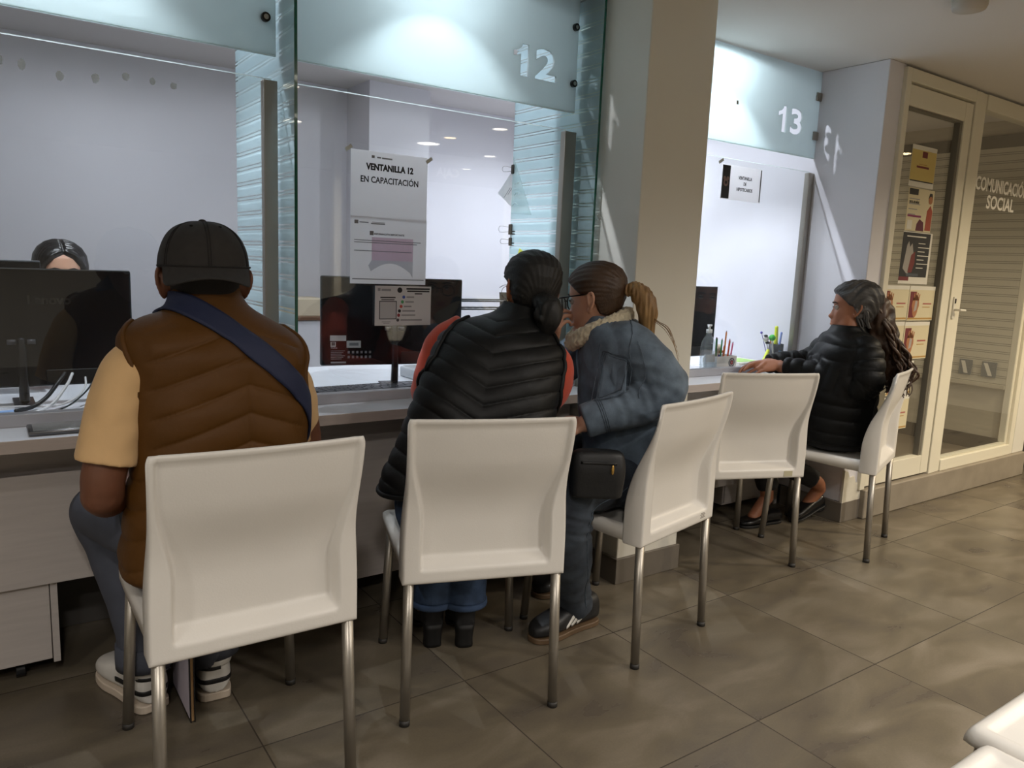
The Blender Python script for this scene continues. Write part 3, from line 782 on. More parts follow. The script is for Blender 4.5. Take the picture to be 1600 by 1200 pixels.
def hand(wrist, d, palm, side, curl=(.35, .4, .45, .5), thumb=.6, sc=1.0, spread=.10):
    """hand prims: d = towards the fingers, palm = way the palm faces, side +1 if the thumb lies along d x palm"""
    d = nrm(d); palm = np.array(palm, float); palm = nrm(palm-d*(palm@d)); x = np.cross(d, palm)*side; w = np.array(wrist, float); pr = []
    secs = []
    for t, a, b in ((-.01, .026, .019), (.015, .031, .016), (.045, .039, .015), (.075, .041, .0135), (.092, .037, .011)):
        secs.append([*(w+d*t*sc), *x, *(-palm), a*sc, b*sc, b*sc, 2.6])
    pr.append(loft(secs, 24, 4))
    lens = ((.040, .025, .020), (.045, .028, .022), (.042, .026, .021), (.033, .020, .018))
    for i, (ls, c) in enumerate(zip(lens, curl)):
        off = (.029-.0195*i); p = w+d*(.086-.004*abs(i-1.2))*sc+x*off*sc; ang = c*.7
        pts = [p-d*.02*sc]; pts.append(p); sp = nrm(d+x*spread*(1.3-i)*.8)
        for q, l in enumerate(ls):
            v = sp*math.cos(ang)+palm*math.sin(ang); p = p+v*l*sc; pts.append(p); ang += c*(1.0, .8, .5)[q]
        rr = [.0095, .0092, .0085, .0078, .0066][:len(pts)]
        pr.append(tube(pts, [r*sc*(.88 if i == 3 else 1) for r in rr], 12, 3))
    b = w+d*.02*sc+x*.024*sc; v1 = nrm(d*.75+x*.75+palm*.25); v2 = nrm(d*1+x*(.5-thumb*.5)+palm*(.2+thumb*.3)); v3 = nrm(d*1+x*(.1-thumb*.5)+palm*(.2+thumb*.4))
    pts = [b, b+v1*.038*sc, b+v1*.038*sc+v2*.03*sc, b+v1*.038*sc+v2*.03*sc+v3*.024*sc]
    pr.append(tube(pts, [.014*sc, .0118*sc, .0098*sc, .0078*sc], 12, 3))
    return pr
def sec(c, r, f, a, bf, bb, e=2.3): return [*c, *r, *f, a, bf, bb, e]
def quilt(axis_o, axis, right, back, pitch, slope, amp, phase=0, power=.55, vee=True, mask=None):
    axis, right, back = nrm(axis), nrm(right), nrm(back); o = np.array(axis_o, float)
    def f(P, N):
        s = (P-o)@axis; x = (P-o)@right; b = N@back
        q = s+slope*(np.abs(x) if vee else x)*(1 if vee else 1)
        h = np.abs(np.sin(np.pi*(q/pitch+phase)))**power
        d = amp*(h-.6)+.0012*wob(P, 45, 3)+.0008*wob(P, 95, 5)
        if mask is not None: d = d*mask(P, N)
        return d
    return f
def shoe(name, heel, toe, parent, m_up, m_sole, h=.075, wid=.047, sole=.022, ankle=.0, z0=0.0):
    """low shoe from heel to toe points on the floor; returns the upper"""
    H, T = np.array([*heel, z0], float), np.array([*toe, z0], float); d = T-H; L = np.linalg.norm(d); d /= L; r = np.cross(d, [0, 0, 1.])
    prof = [(0.0, .55, .82), (.04, .80, .95), (.15, .92, 1.0), (.32, .86, .98), (.5, .92, .80), (.68, 1.06, .66), (.84, 1.0, .54), (.94, .78, .44), (1.0, .36, .30)]
    secs = [sec(H+d*L*t+np.array([0, 0, sole+h*hh*.42]), r, (0, 0, 1), wid*ww, h*hh*.58, h*hh*.42, 2.6) for t, ww, hh in prof]
    up = link(name, fuse([loft(secs, 28, 4)], .004, 3), m_up, parent)
    out = [(t, ww) for t, ww, hh in prof]; P = [H+d*L*t-r*wid*ww*1.02 for t, ww in out]+[H+d*L*t+r*wid*ww*1.02 for t, ww in out[::-1]]
    C = cr(np.vstack([P, P[:1]]), 4)[:-1]
    mb = MB(); n = len(C); V = [(p[0], p[1], z0+z) for z in (0.001, sole) for p in C]
    mb.add(V, [tuple(range(n))[::-1], tuple(range(n, 2*n))]+[(i, (i+1) % n, n+(i+1) % n, n+i) for i in range(n)])
    mb.obj('sole', m_sole, up, bevel=.003)
    return up, H, d, r, L
def shade_mat_by(me, fn, idx):
    for p in me.polygons:
        if fn(p.center): p.material_index = idx
# ---- the man in the brown vest (seen from behind, cap worn backwards)
def man():
    X, Y, Z = (1, 0, 0), (0, 1, 0), (0, 0, 1)
    sk = skin_mat('skin_brown', '6E4632')
    hd = Head((-.690, .125, 1.170), (.12, .99, -.10), (0, .05, 1), 1.03)
    lhand = hand((-.86, .215, .672), (.55, .80, -.02), (.1, .1, -1), -1)
    rhand = hand((-.47, .33, .665), (-.35, .9, -.05), (0, 0, -1), 1)
    pr = hd.prims(dx=.012)
    pr += [tube([(-.68, .085, 1.03), (-.683, .10, 1.09), (-.686, .122, 1.15)], [.075, .060, .058], 24, 4)]
    pr += [loft([sec((-.67, .03, .47), X, Y, .15, .11, .10), sec((-.67, .04, .6), X, Y, .17, .12, .10), sec((-.672, .06, .8), X, Y, .17, .12, .10), sec((-.675, .075, .96), X, Y, .18, .11, .10), sec((-.68, .085, 1.04), X, Y, .12, .07, .08)])]
    pr += [tube([(-.83, .075, .985), (-.885, .055, .89), (-.926, .038, .76), (-.932, .045, .70)], [.048, .048, .046, .044], 20, 5),
           tube([(-.932, .045, .70), (-.912, .10, .675), (-.86, .215, .672)], [.045, .043, .029], 20, 5)]
    pr += [tube([(-.54, .085, .98), (-.475, .12, .88), (-.43, .17, .74), (-.43, .19, .70)], [.05, .049, .045, .043], 20, 5),
           tube([(-.43, .19, .70), (-.44, .25, .675), (-.47, .33, .665)], [.043, .040, .028], 20, 5)]
    pr += lhand+rhand
    for h, k, a, t in (((-.75, .05, .55), (-.885, .40, .545), (-.80, .36, .12), (-.83, .46, .06)), ((-.59, .05, .55), (-.57, .42, .55), (-.65, .33, .12), (-.645, .43, .06))):
        pr += [tube([h, k], [.066, .052], 20, 4), tube([k, a], [.052, .036], 20, 4), tube([a, t], [.036, .03], 16, 3)]
    me = fuse(pr, .0042, 3)
    p = link('person', me, sk); setp(p, 'seated man in brown quilted vest and dark cap, seen from behind', 'person')
    hd.eyes(p)
    # short dark hair under the cap
    hl = lambda q: float(sst(-.052, -.035, q[2])*sst(.045, .02, q[1])) if abs(q[0]) < 2 else 0
    mb = MB().add(*hd.hair(lambda q: float(sst(-.060, -.045, q[2]-.4*max(0, q[1]))*(1 if q[1] < .01 else 0)), .005))
    mb.obj('hair', mat('short_black_hair', '141110', .8, bump=.6, bscale=300), p, True)
    # cap: crown, brim hanging over the nape, button, seams
    m_cap = mat('charcoal_cotton', '2C2927', .85, var=.12, vscale=60, bump=.25, bscale=700)
    R = []
    def dome(th, ph, o=0):
        # th 0 at the rim .. pi/2 at the crown
        cx, cy, cz = .0985+o, .1165+o, .105+o
        z0 = .028
        s = math.cos(th)**.72
        return (cx*s*math.cos(ph), cy*s*math.sin(ph)-.006, z0+cz*math.sin(th)**.98 - .010*math.sin(ph)*math.cos(th)*-1)
    mb = MB(); n = 96; K = 26; V = []
    for k in range(K):
        th = math.pi/2*k/K
        for i in range(n):
            ph = 2*math.pi*i/n; seamd = min(abs(((ph-math.pi/2+math.pi/6*0) % (math.pi/3))), math.pi/3-abs((ph-math.pi/2) % (math.pi/3)))
            V.append(hd.w(dome(th, ph, -.0014*math.exp(-(seamd/.03)**2)+.0006*math.sin(9*ph+5*th))))
    V.append(hd.w((0, -.006, .1335)))
    Fc = [(k*n+i, k*n+(i+1) % n, (k+1)*n+(i+1) % n, (k+1)*n+i) for k in range(K-1) for i in range(n)]+[((K-1)*n+i, (K-1)*n+(i+1) % n, K*n) for i in range(n)]
    cap = mb.add(V, Fc).obj('cap', m_cap, p, True)
    so = cap.modifiers.new('thickness', 'SOLIDIFY'); so.thickness = .003; so.offset = -1
    MB().add(*ell(hd.w((0, -.006, .134)), (.009, .009, .005), hd.M, 10)).obj('button', m_cap, cap, True)
    seams = MB()
    for ph in np.arange(6)*math.pi/3+math.pi/2:
        for dp in (-.03, .03):
            seams.add(*tube([hd.w(dome(th, ph+dp/max(.25, math.cos(th)), .0004)) for th in np.linspace(.03, 1.5, 14)], .0008, 6, 1))
    seams.obj('seam', mat('cap_seam', '1A1817', .9), cap, True)
    for ph in (-math.pi/2-.52, -math.pi/2+.52):
        c = np.array(dome(1.05, ph, .0008)); MB().add(*ell(hd.w(c), (.0042, .0042, .0022), hd.M, 8)).obj('eyelet', mat('cap_eyelet', '0E0D0D', .9), cap, True)
    mb = MB(); n = 40; rows = 10; top = []; bot = []
    for j in range(rows):
        t = j/(rows-1)
        for i in range(n):
            u = -1+2*i/(n-1); ph = -math.pi/2+u*1.16
            b = np.array(dome(.0, ph, .001)); b[2] += .004
            ext = .064*math.sqrt(max(0, 1-abs(u)**3.2))
            q = b+np.array([math.cos(ph)*.10, math.sin(ph)*.62, 0])*ext*t
            q[2] += -(.60*ext*t)-.034*(u*u)*t*(ext/.064)**.5+.012*(1-u*u)*t*t
            top.append(hd.w(q)); bot.append(hd.w(q+np.array([0, .002, -.0035])))
    V = top+bot; o = rows*n; Fc = []
    for j in range(rows-1):
        for i in range(n-1):
            a = j*n+i; q = (a, a+1, a+n+1, a+n); Fc.append(q); Fc.append(tuple(x+o for x in q[::-1]))
    edge = [i for i in range(n)]+[j*n+n-1 for j in range(1, rows)]+[(rows-1)*n+i for i in range(n-2, -1, -1)]+[j*n for j in range(rows-2, 0, -1)]
    for a, b in zip(edge, edge[1:]+edge[:1]): Fc.append((a, a+o, b+o, b))
    mb.add(V, Fc).obj('brim', m_cap, cap, True)
    MB().add(*tube([hd.w(np.array(dome(0, ph, .0012))+[0, 0, .004]) for ph in np.linspace(-math.pi/2-1.45, -math.pi/2+1.45, 30)], .0022, 8, 1)).obj('rim_seam', mat('cap_seam', '1A1817', .9), cap, True)
    # spectacles, one arm tip shows at the left temple
    g = MB()
    for sx in (-1, 1):
        g.add(*tube([hd.w((sx*.079, -.012, .006)), hd.w((sx*.080, .03, .012)), hd.w((sx*.072, .092, .010))], .0016, 8, 3))
        g.add(*tube([hd.w((sx*.034+.024*math.cos(a), .099-.006*abs(math.cos(a)), -.004+.018*math.sin(a))) for a in np.linspace(0, 6.283, 25)], .0014, 6, 1))
    g.add(*tube([hd.w((-.011, .1, .002)), hd.w((.011, .1, .002))], .0014, 6, 1)); g.obj('glasses', mat('glasses_frame', '1C1B1D', .3), p, True)
    # tan t-shirt
    m_sh = mat('tan_cotton', 'D4AE7C', .85, var=.04, vscale=20, bump=.12, bscale=500, sheen=.1)
    def wr(P, N):
        ar = np.exp(-((P[:, 2]-.93)/.09)**2)+.3
        return .0035*wob(P*np.array([1, 1, .6]), 38, 11)*ar+.0012*wob(P, 90, 4)
    sh = [tube([(-.80, .085, 1.005), (-.855, .072, .965), (-.892, .052, .89), (-.918, .040, .80), (-.924, .038, .775)], [.058, .068, .067, .066, .066], 28, 6, cap=False),
          tube([(-.56, .09, .985), (-.515, .105, .94), (-.478, .13, .87), (-.452, .165, .78), (-.448, .17, .765)], [.055, .062, .062, .058, .057], 28, 6, cap=False),
          loft([sec((-.672, .06, .62), X, Y, .17, .13, .11), sec((-.672, .06, .8), X, Y, .175, .13, .115), sec((-.675, .075, .96), X, Y, .19, .12, .11), sec((-.68, .085, 1.05), X, Y, .13, .08, .09)])]
    shirt = link('t_shirt', fuse(sh, .005, 5, wr), m_sh, p)
    # brown quilted vest
    m_v = mat('brown_nylon', '54350F', .6, spec=.25, var=.05, vscale=12, bump=.25, bscale=130)
    S = [sec((-.688, .045, .495), X, Y, .205, .17, .135, 2.5), sec((-.690, .046, .52), X, Y, .216, .178, .142, 2.5), sec((-.683, .05, .62), X, Y, .208, .175, .135, 2.5), sec((-.675, .052, .74), X, Y, .200, .165, .130, 2.4), sec((-.672, .058, .86), X, Y, .205, .155, .130, 2.4),
         sec((-.672, .068, .95), X, Y, .205, .145, .130, 2.3), sec((-.674, .078, 1.01), (1, 0, -.06), Y, .218, .13, .128, 2.3), sec((-.678, .086, 1.05), (1, 0, -.06), Y, .200, .105, .115, 2.3), sec((-.682, .092, 1.08), (1, 0, -.05), Y, .150, .085, .098, 2.1),
         sec((-.685, .098, 1.105), X, (0, 1, -.1), .098, .078, .080, 2), sec((-.688, .105, 1.13), X, (0, 1, -.15), .080, .070, .068, 2), sec((-.690, .108, 1.150), X, (0, 1, -.2), .076, .066, .064, 2)]
    q = quilt((-.640, 0, .5), (0, .05, 1), X, (0, -1, 0), .0640, .36, .0085, .1, .42)
    def qv(P, N):
        d = q(P, N)*sst(1.10, 1.04, P[:, 2])*(1-sst(.155, .180, np.abs(P[:, 0]+.674))*sst(.72, .78, P[:, 2]))
        sp = np.abs(P[:, 0]+.640)
        d = d-.004*np.exp(-(sp/.006)**2)*(N[:, 1] < -.2)*sst(1.0, .92, P[:, 2])
        hem = np.exp(-((P[:, 2]-.50)/.012)**2)
        return d*(1-hem)+.0025*wob(P, 22, 9)
    vme = fuse([loft(S, 72, 8)], .0036, 3, qv); vest = link('vest', vme, m_v, p)
    bv = bvh_of(vme)
    for sx, X0 in ((-1, -.682), (1, -.668)):
        pts = [(X0+sx*.170, .10, 1.075), (X0+sx*.205, .03, 1.035), (X0+sx*.205, -.005, .96), (X0+sx*.20, .0, .87), (X0+sx*.205, .045, .80), (X0+sx*.205, .10, .82), (X0+sx*.20, .17, .95), (X0+sx*.16, .16, 1.05)]
        MB().add(*seam(bv, pts+pts[:1], .0065, 8, .0005, 10)).obj('armhole_binding', m_v, vest, True)
    # blue strap of a crossbody bag
    pts = [(-.775, .16, 1.10), (-.765, .10, 1.115), (-.735, .03, 1.105), (-.66, -.02, 1.055), (-.58, -.055, .99), (-.51, -.045, .93), (-.475, .0, .87), (-.465, .06, .80), (-.475, .13, .74)]
    MB().add(*band(bv, pts, .056, .004, 10, 8, off=.004)).obj('bag_strap', mat('navy_webbing', '1C2442', .7, bump=.3, bscale=500), p, True)
    # trousers
    m_t = mat('slate_trousers', '474B57', .85, var=.08, vscale=25, bump=.2, bscale=500)
    tr = [loft([sec((-.675, .04, .462), X, Y, .17, .12, .11, 2.6), sec((-.675, .045, .52), X, Y, .185, .13, .125, 2.6), sec((-.675, .05, .62), X, Y, .17, .125, .11, 2.4)])]
    tr += [tube([(-.765, .06, .553), (-.84, .26, .56), (-.885, .405, .55), (-.862, .40, .47), (-.825, .36, .30), (-.808, .345, .15), (-.812, .343, .13)], [.088, .088, .080, .078, .072, .070, .071], 28, 6, cap=False),
           tube([(-.585, .06, .553), (-.575, .27, .562), (-.57, .42, .555), (-.585, .41, .47), (-.63, .35, .30), (-.65, .325, .15), (-.643, .322, .13)], [.088, .088, .080, .076, .070, .070, .071], 28, 6, cap=False)]
    tr = link('trousers', fuse(tr, .006, 5, lambda P, N: .004*wob(P, 28, 21)+.0015*wob(P, 70, 2)), m_t, p)
    cuff = MB()
    for c in ((-.813, .344), (-.643, .323)):
        cuff.lathe([(.066, .128), (.073, .126), (.074, .15), (.073, .19), (.068, .192)], (c[0], c[1], 0), 28)
    cuff.obj('turn_up', m_t, tr, True)
    # white high-top trainers with black stripes
    m_w = mat('white_leather', 'D6D3CD', .45, bump=.1, bscale=200); m_k = mat('black_trim', '141414', .5); m_s = mat('trainer_sole', 'C9BBAA', .6)
    m_sock = mat('blue_sock', '7E93B8', .9)
    for hx, hy, tx, ty in ((-.797, .300, -.878, .585), (-.648, .268, -.632, .556)):
        up, H, d, r, L = shoe('shoe', (hx, hy), (tx, ty), p, m_w, m_s, .10, .050, .024)
        base = H+d*.055
        mb = MB().add(*loft([sec(base+np.array([0, 0, .05]), r, d, .046, .055, .055), sec(base+np.array([0, 0, .09]), r, d, .046, .056, .055), sec(base+np.array([0, 0, .125]), r, d, .050, .058, .057)], 28, 4))
        mb.obj('ankle_collar', m_w, up, True)
        mb = MB().add(*tube([base+np.array([0, 0, .11]), base+np.array([0, 0, .165])], [.045, .042], 20)); mb.obj('sock', m_sock, up, True)
        bvs = bvh_of(up.data); zz = np.array((0, 0, 1.))
        MB().add(*band(bvs, [H+d*.135+r*.07+zz*.060, H+d*.07+r*.07+zz*.066, H+d*.015+r*.045+zz*.062, H-d*.03+zz*.060, H+d*.015-r*.045+zz*.062, H+d*.07-r*.07+zz*.066, H+d*.135-r*.07+zz*.060], .013, .0016, 8, 4)).obj('stripe', m_k, up, True)
        cb = bvh_of([c for c in up.children if c.name.startswith('ankle_collar')][0].data)
        MB().add(*band(cb, [base+d*math.cos(a)*.08+r*math.sin(a)*.08+zz*.108 for a in np.linspace(math.pi-2.3, math.pi+2.3, 16)], .018, .003, 4, 4)).obj('ankle_strap', m_w, up, True)
        MB().add(*band(cb, [base+d*math.cos(a)*.08+r*math.sin(a)*.08+zz*.098 for a in np.linspace(math.pi-.2, math.pi+.9, 8)], .010, .0042, 4, 4)).obj('strap_tip', m_k, up, True)
    return p
man()
def shaped(pts, r, n=24, sub=6, cap=False): return tube(pts, r, n, sub, cap)
def folds(lines, amp, wdt):
    """soft cloth folds: ridges around the given points (point, direction across the fold)"""
    def f(P, N):
        d = np.zeros(len(P))
        for c, ax, L in lines:
            q = P-np.array(c); s = q@nrm(ax); rr = np.linalg.norm(q-np.outer(s, nrm(ax)), axis=1)
            d += amp*np.cos(s/wdt*math.pi)*np.exp(-(s/(wdt*2.2))**2)*np.exp(-(rr/L)**2)
        return d
    return f
# ---- the woman in the black vest and red sleeves (seen from behind)
def woman_vest():
    f = nrm((.50, .866, 0)); r = nrm((.866, -.5, 0)); rt = nrm((.850, -.49, -.19)); b = -f
    sk = skin_mat('skin_tan', 'A0674A')
    hd = Head((.268, .118, 1.160), (.19, .97, -.14), (.14, .0, 1), .96)
    pr = hd.prims()
    pr += [tube([(.19, .085, 1.01), (.215, .095, 1.06), (.250, .108, 1.115)], [.06, .050, .048], 24, 4)]
    pr += [loft([sec((.0, .02, .47), r, f, .15, .11, .1), sec((.01, .03, .62), r, f, .16, .11, .1), sec((.06, .045, .8), rt, f, .14, .1, .09), sec((.12, .065, .95), rt, f, .15, .09, .08), sec((.165, .078, 1.02), rt, f, .10, .06, .06)])]
    pr += [tube([(.05, .17, 1.0), (.012, .235, .92), (.014, .292, .835)], [.042, .040, .036], 18, 4), tube([(.014, .292, .835), (.09, .405, .812), (.155, .475, .798)], [.036, .033, .024], 18, 4)]
    pr += [tube([(.27, .0, .95), (.298, .03, .86), (.312, .09, .822)], [.042, .040, .036], 18, 4), tube([(.312, .09, .822), (.355, .26, .812), (.375, .40, .800)], [.036, .033, .024], 18, 4)]
    pr += hand((.155, .475, .815), (.8, .6, .0), (0, 0, -1), 1, sc=.9)+hand((.375, .40, .815), (-.1, 1, 0), (0, 0, -1), -1, sc=.9)
    for h, k, a, t in (((-.07, .09, .55), (.10, .47, .53), (.030, .255, .16), (.06, .36, .06)), ((.10, -.0, .55), (.27, .40, .53), (.115, .195, .16), (.18, .29, .06))):
        pr += [tube([h, k], [.062, .048], 20, 4), tube([k, a], [.048, .034], 20, 4), tube([a, t], [.034, .028], 16, 3)]
    p = link('person', fuse(pr, .0042, 3), sk); setp(p, 'seated woman in black quilted vest with red sleeves and dark hair bun', 'person')
    hd.eyes(p)
    zl = lambda y: np.interp(y, (-.10, -.035, -.012, .035, .07, .09), (-.088, -.080, .004, .030, .066, .074))
    hl = lambda q: float(sst(-.006, .008, q[2]-zl(q[1])))
    m_h = mat('black_hair', '0C0A09', .55, var=.3, vscale=14, stretch=(1, 1, .3), bump=.5, bscale=220)
    mb = MB().add(*hd.hair(hl, lambda q: .013+.004*max(0, q[2]*8), lambda q: .0012*math.sin(46*math.atan2(q[0], q[2]+.06)+6*q[1]/.1)+.0006*math.sin(117*math.atan2(q[0], q[2]+.05))))
    hair = mb.obj('hair', m_h, p, True)
    bun = [tube([hd.w(q) for q in ((0, -.095, -.045), (.012, -.125, -.062), (.018, -.125, -.095), (.012, -.108, -.125), (.0, -.10, -.155))], [.030, .035, .034, .028, .012], 24, 5)]
    for k in range(5):
        a = k*1.25; bun.append(tube([hd.w((.014+.036*math.cos(a+t), -.122-.012*math.sin(a*2+t), -.082+.034*math.sin(a+t))) for t in np.linspace(0, 2.4, 8)], .0085, 10, 2))
    link('bun', fuse(bun, .004, 2, lambda P, N: .0018*wob(P*np.array([1, 1, .35]), 260, 8)), m_h, hair)
    mb = MB().add(*tube([hd.w((-.083+.009*math.cos(a)*.4, -.004+.012*math.sin(a), -.058+.016*math.cos(a))) for a in np.linspace(0, 6.283, 22)], .0013, 8, 1))
    mb.obj('hoop_earring', mat('gold', 'C9A35A', .25, .9), p, True)
    g = MB()
    for sx in (-1, 1):
        g.add(*tube([hd.w((sx*.077, -.010, .004)), hd.w((sx*.077, .04, .010)), hd.w((sx*.070, .094, .008))], .0011, 6, 3))
        g.add(*tube([hd.w((sx*.036+.026*math.cos(a), .098-.005*abs(math.cos(a)), -.004+.022*math.sin(a))) for a in np.linspace(0, 6.283, 25)], .0009, 6, 1))
    g.add(*tube([hd.w((-.011, .1, .002)), hd.w((.011, .1, .002))], .001, 6, 1)); g.obj('glasses', m_steel, p, True)
    # red sweater
    m_r = mat('red_knit', 'B8452E', .85, var=.06, vscale=20, bump=.25, bscale=600, sheen=.15)
    sh = [shaped([(.062, .162, 1.04), (.024, .202, 1.00), (.006, .238, .92), (.008, .288, .845), (.032, .333, .822), (.09, .405, .815), (.135, .455, .805)], [.048, .056, .055, .053, .050, .044, .036], 26),
          shaped([(.255, .0, .975), (.280, .0, .93), (.298, .03, .86), (.310, .085, .825), (.332, .18, .820), (.36, .30, .812), (.37, .37, .808)], [.050, .060, .060, .055, .050, .044, .036], 26),
          loft([sec((.02, .03, .6), r, f, .165, .12, .11), sec((.06, .045, .8), rt, f, .155, .11, .1), sec((.12, .065, .95), rt, f, .17, .1, .09), sec((.17, .08, 1.025), rt, f, .11, .07, .07)])]
    link('sweater', fuse(sh, .005, 5, lambda P, N: .003*wob(P, 42, 31)+.001*wob(P, 110, 7)), m_r, p)
    # black vest
    m_v = mat('black_nylon', '0A0B0C', .5, spec=.28, bump=.2, bscale=120)
    S = [sec((-.010, .020, .615), nrm((.90, -.42, .10)), f, .240, .17, .15, 2.5), sec((-.002, .022, .645), nrm((.89, -.44, .06)), f, .246, .178, .158, 2.5), sec((.030, .030, .74), r, f, .222, .17, .15, 2.4), sec((.070, .040, .84), rt, f, .205, .155, .142, 2.4),
         sec((.105, .052, .92), rt, f, .200, .14, .138, 2.3), sec((.137, .062, .985), rt, f, .194, .12, .128, 2.2), sec((.160, .070, 1.025), rt, f, .172, .10, .112, 2.1), sec((.185, .082, 1.055), rt, f, .125, .082, .092, 2.1),
         sec((.205, .090, 1.08), rt, f, .082, .07, .074, 2), sec((.220, .096, 1.105), rt, f, .066, .062, .062, 2), sec((.228, .099, 1.12), rt, f, .062, .058, .058, 2)]
    ax = nrm((.28, .10, 1)); q = quilt((-.02, .02, .6), ax, rt-(rt@ax)*ax, b, .050, -.42, .0066, .3, .42)
    def qv(P, N):
        d = q(P, N)*sst(1.10, 1.05, P[:, 2]); hem = np.exp(-((P[:, 2]-.615)/.012)**2)
        return d*(1-hem)+.002*wob(P, 26, 19)
    vme = fuse([loft(S, 72, 8)], .0036, 3, qv); vest = link('vest', vme, m_v, p); bv = bvh_of(vme)
    for s_, c0 in ((-1, (.120, .058, .95)), (1, (.120, .058, .95))):
        c0 = np.array(c0); pts = []
        for t, wd, fd in ((.115, .118, .03), (.075, .165, -.03), (.01, .19, -.06), (-.06, .19, -.05), (-.115, .20, .01), (-.10, .20, .07), (.0, .19, .10), (.08, .15, .09)):
            pts.append(c0+ax*t+rt*s_*wd+f*fd)
        MB().add(*seam(bv, pts+pts[:1], .0065, 8, .002, 10)).obj('armhole_binding', m_v, vest, True)
    pts = [np.array((-.010, .020, .622))+nrm((.90, -.42, .10))*.25*math.cos(a)+f*.17*math.sin(a) for a in np.linspace(0, 6.283, 20)]
    MB().add(*seam(bv, pts, .0075, 4, .001, 10)).obj('hem_binding', m_v, vest, True)
    # blue jeans, hems over heeled boots
    m_j = mat('blue_denim', '263750', .85, vscale=22, col2='3B5070', bump=.35, bscale=520)
    tr = [loft([sec((.01, .035, .455), r, f, .185, .14, .14, 2.6), sec((.01, .035, .52), r, f, .205, .15, .15, 2.6), sec((.015, .04, .64), r, f, .185, .14, .13, 2.4)])]
    tr += [shaped([(-.095, .10, .548), (.01, .30, .555), (.095, .465, .545), (.088, .44, .46), (.045, .31, .30), (.030, .262, .19), (.026, .252, .145)], [.086, .085, .074, .066, .062, .066, .068], 28),
           shaped([(.115, -.01, .548), (.20, .20, .555), (.275, .395, .545), (.262, .37, .46), (.165, .255, .30), (.125, .212, .19), (.118, .203, .145)], [.086, .085, .074, .066, .062, .068, .072], 28)]
    jm = fuse(tr, .005, 4, lambda P, N: .003*wob(P, 34, 41)+.0015*wob(P*np.array([1, 1, 2]), 80, 6)); j = link('jeans', jm, m_j, p)
    for c, rr in (((.026, .252), .069), ((.118, .203), .073)):
        MB().lathe([(rr-.004, .140), (rr+.001, .140), (rr+.002, .145), (rr+.001, .157), (rr-.004, .158)], (*c, 0), 30).obj('hem', mat('hem_denim', '3C5070', .9, bump=.4, bscale=400), j, True)
    m_b = mat('black_suede', '101012', .75, bump=.2, bscale=300); m_bs = mat('black_rubber', '0B0B0C', .6)
    for (hx, hy), (tx, ty) in (((.018, .222), (.085, .425)), ((.105, .170), (.185, .355))):
        H = np.array([hx, hy, 0.]); T = np.array([tx, ty, 0.]); d = nrm(T-H); rr = np.cross(d, [0, 0, 1.])
        P = [loft([sec(H+d*.035+np.array([0, 0, z]), rr, d, a, bf, bb) for z, a, bf, bb in ((.062, .030, .05, .035), (.09, .035, .05, .038), (.13, .037, .042, .039), (.19, .042, .044, .043))], 26, 4),
             loft([sec(H+d*t+np.array([0, 0, z]), rr, (0, 0, 1), a, hb, ha) for t, z, a, hb, ha in ((.0, .085, .030, .02, .02), (.06, .078, .036, .03, .022), (.12, .052, .040, .028, .02), (.17, .034, .044, .026, .02), (.21, .030, .040, .022, .018), (.235, .026, .02, .012, .014))], 26, 4)]
        bo = link('boot', fuse(P, .004, 3), m_b, p)
        MB().add(*loft([sec(H+d*.028+np.array([0, 0, z]), rr, d, a, bf, bb, 3) for z, a, bf, bb in ((0, .029, .028, .030), (.03, .028, .026, .030), (.078, .033, .034, .036))], 26, 3)).obj('heel', m_bs, bo, True)
        MB().add(*loft([sec(H+d*t+np.array([0, 0, z]), rr, (0, 0, 1), a, .006, .007, 3) for t, z, a in ((.06, .058, .030), (.11, .030, .037), (.16, .0095, .044), (.21, .0095, .041), (.24, .011, .02))], 20, 4)).obj('sole', m_bs, bo, True)
    return p
woman_vest()

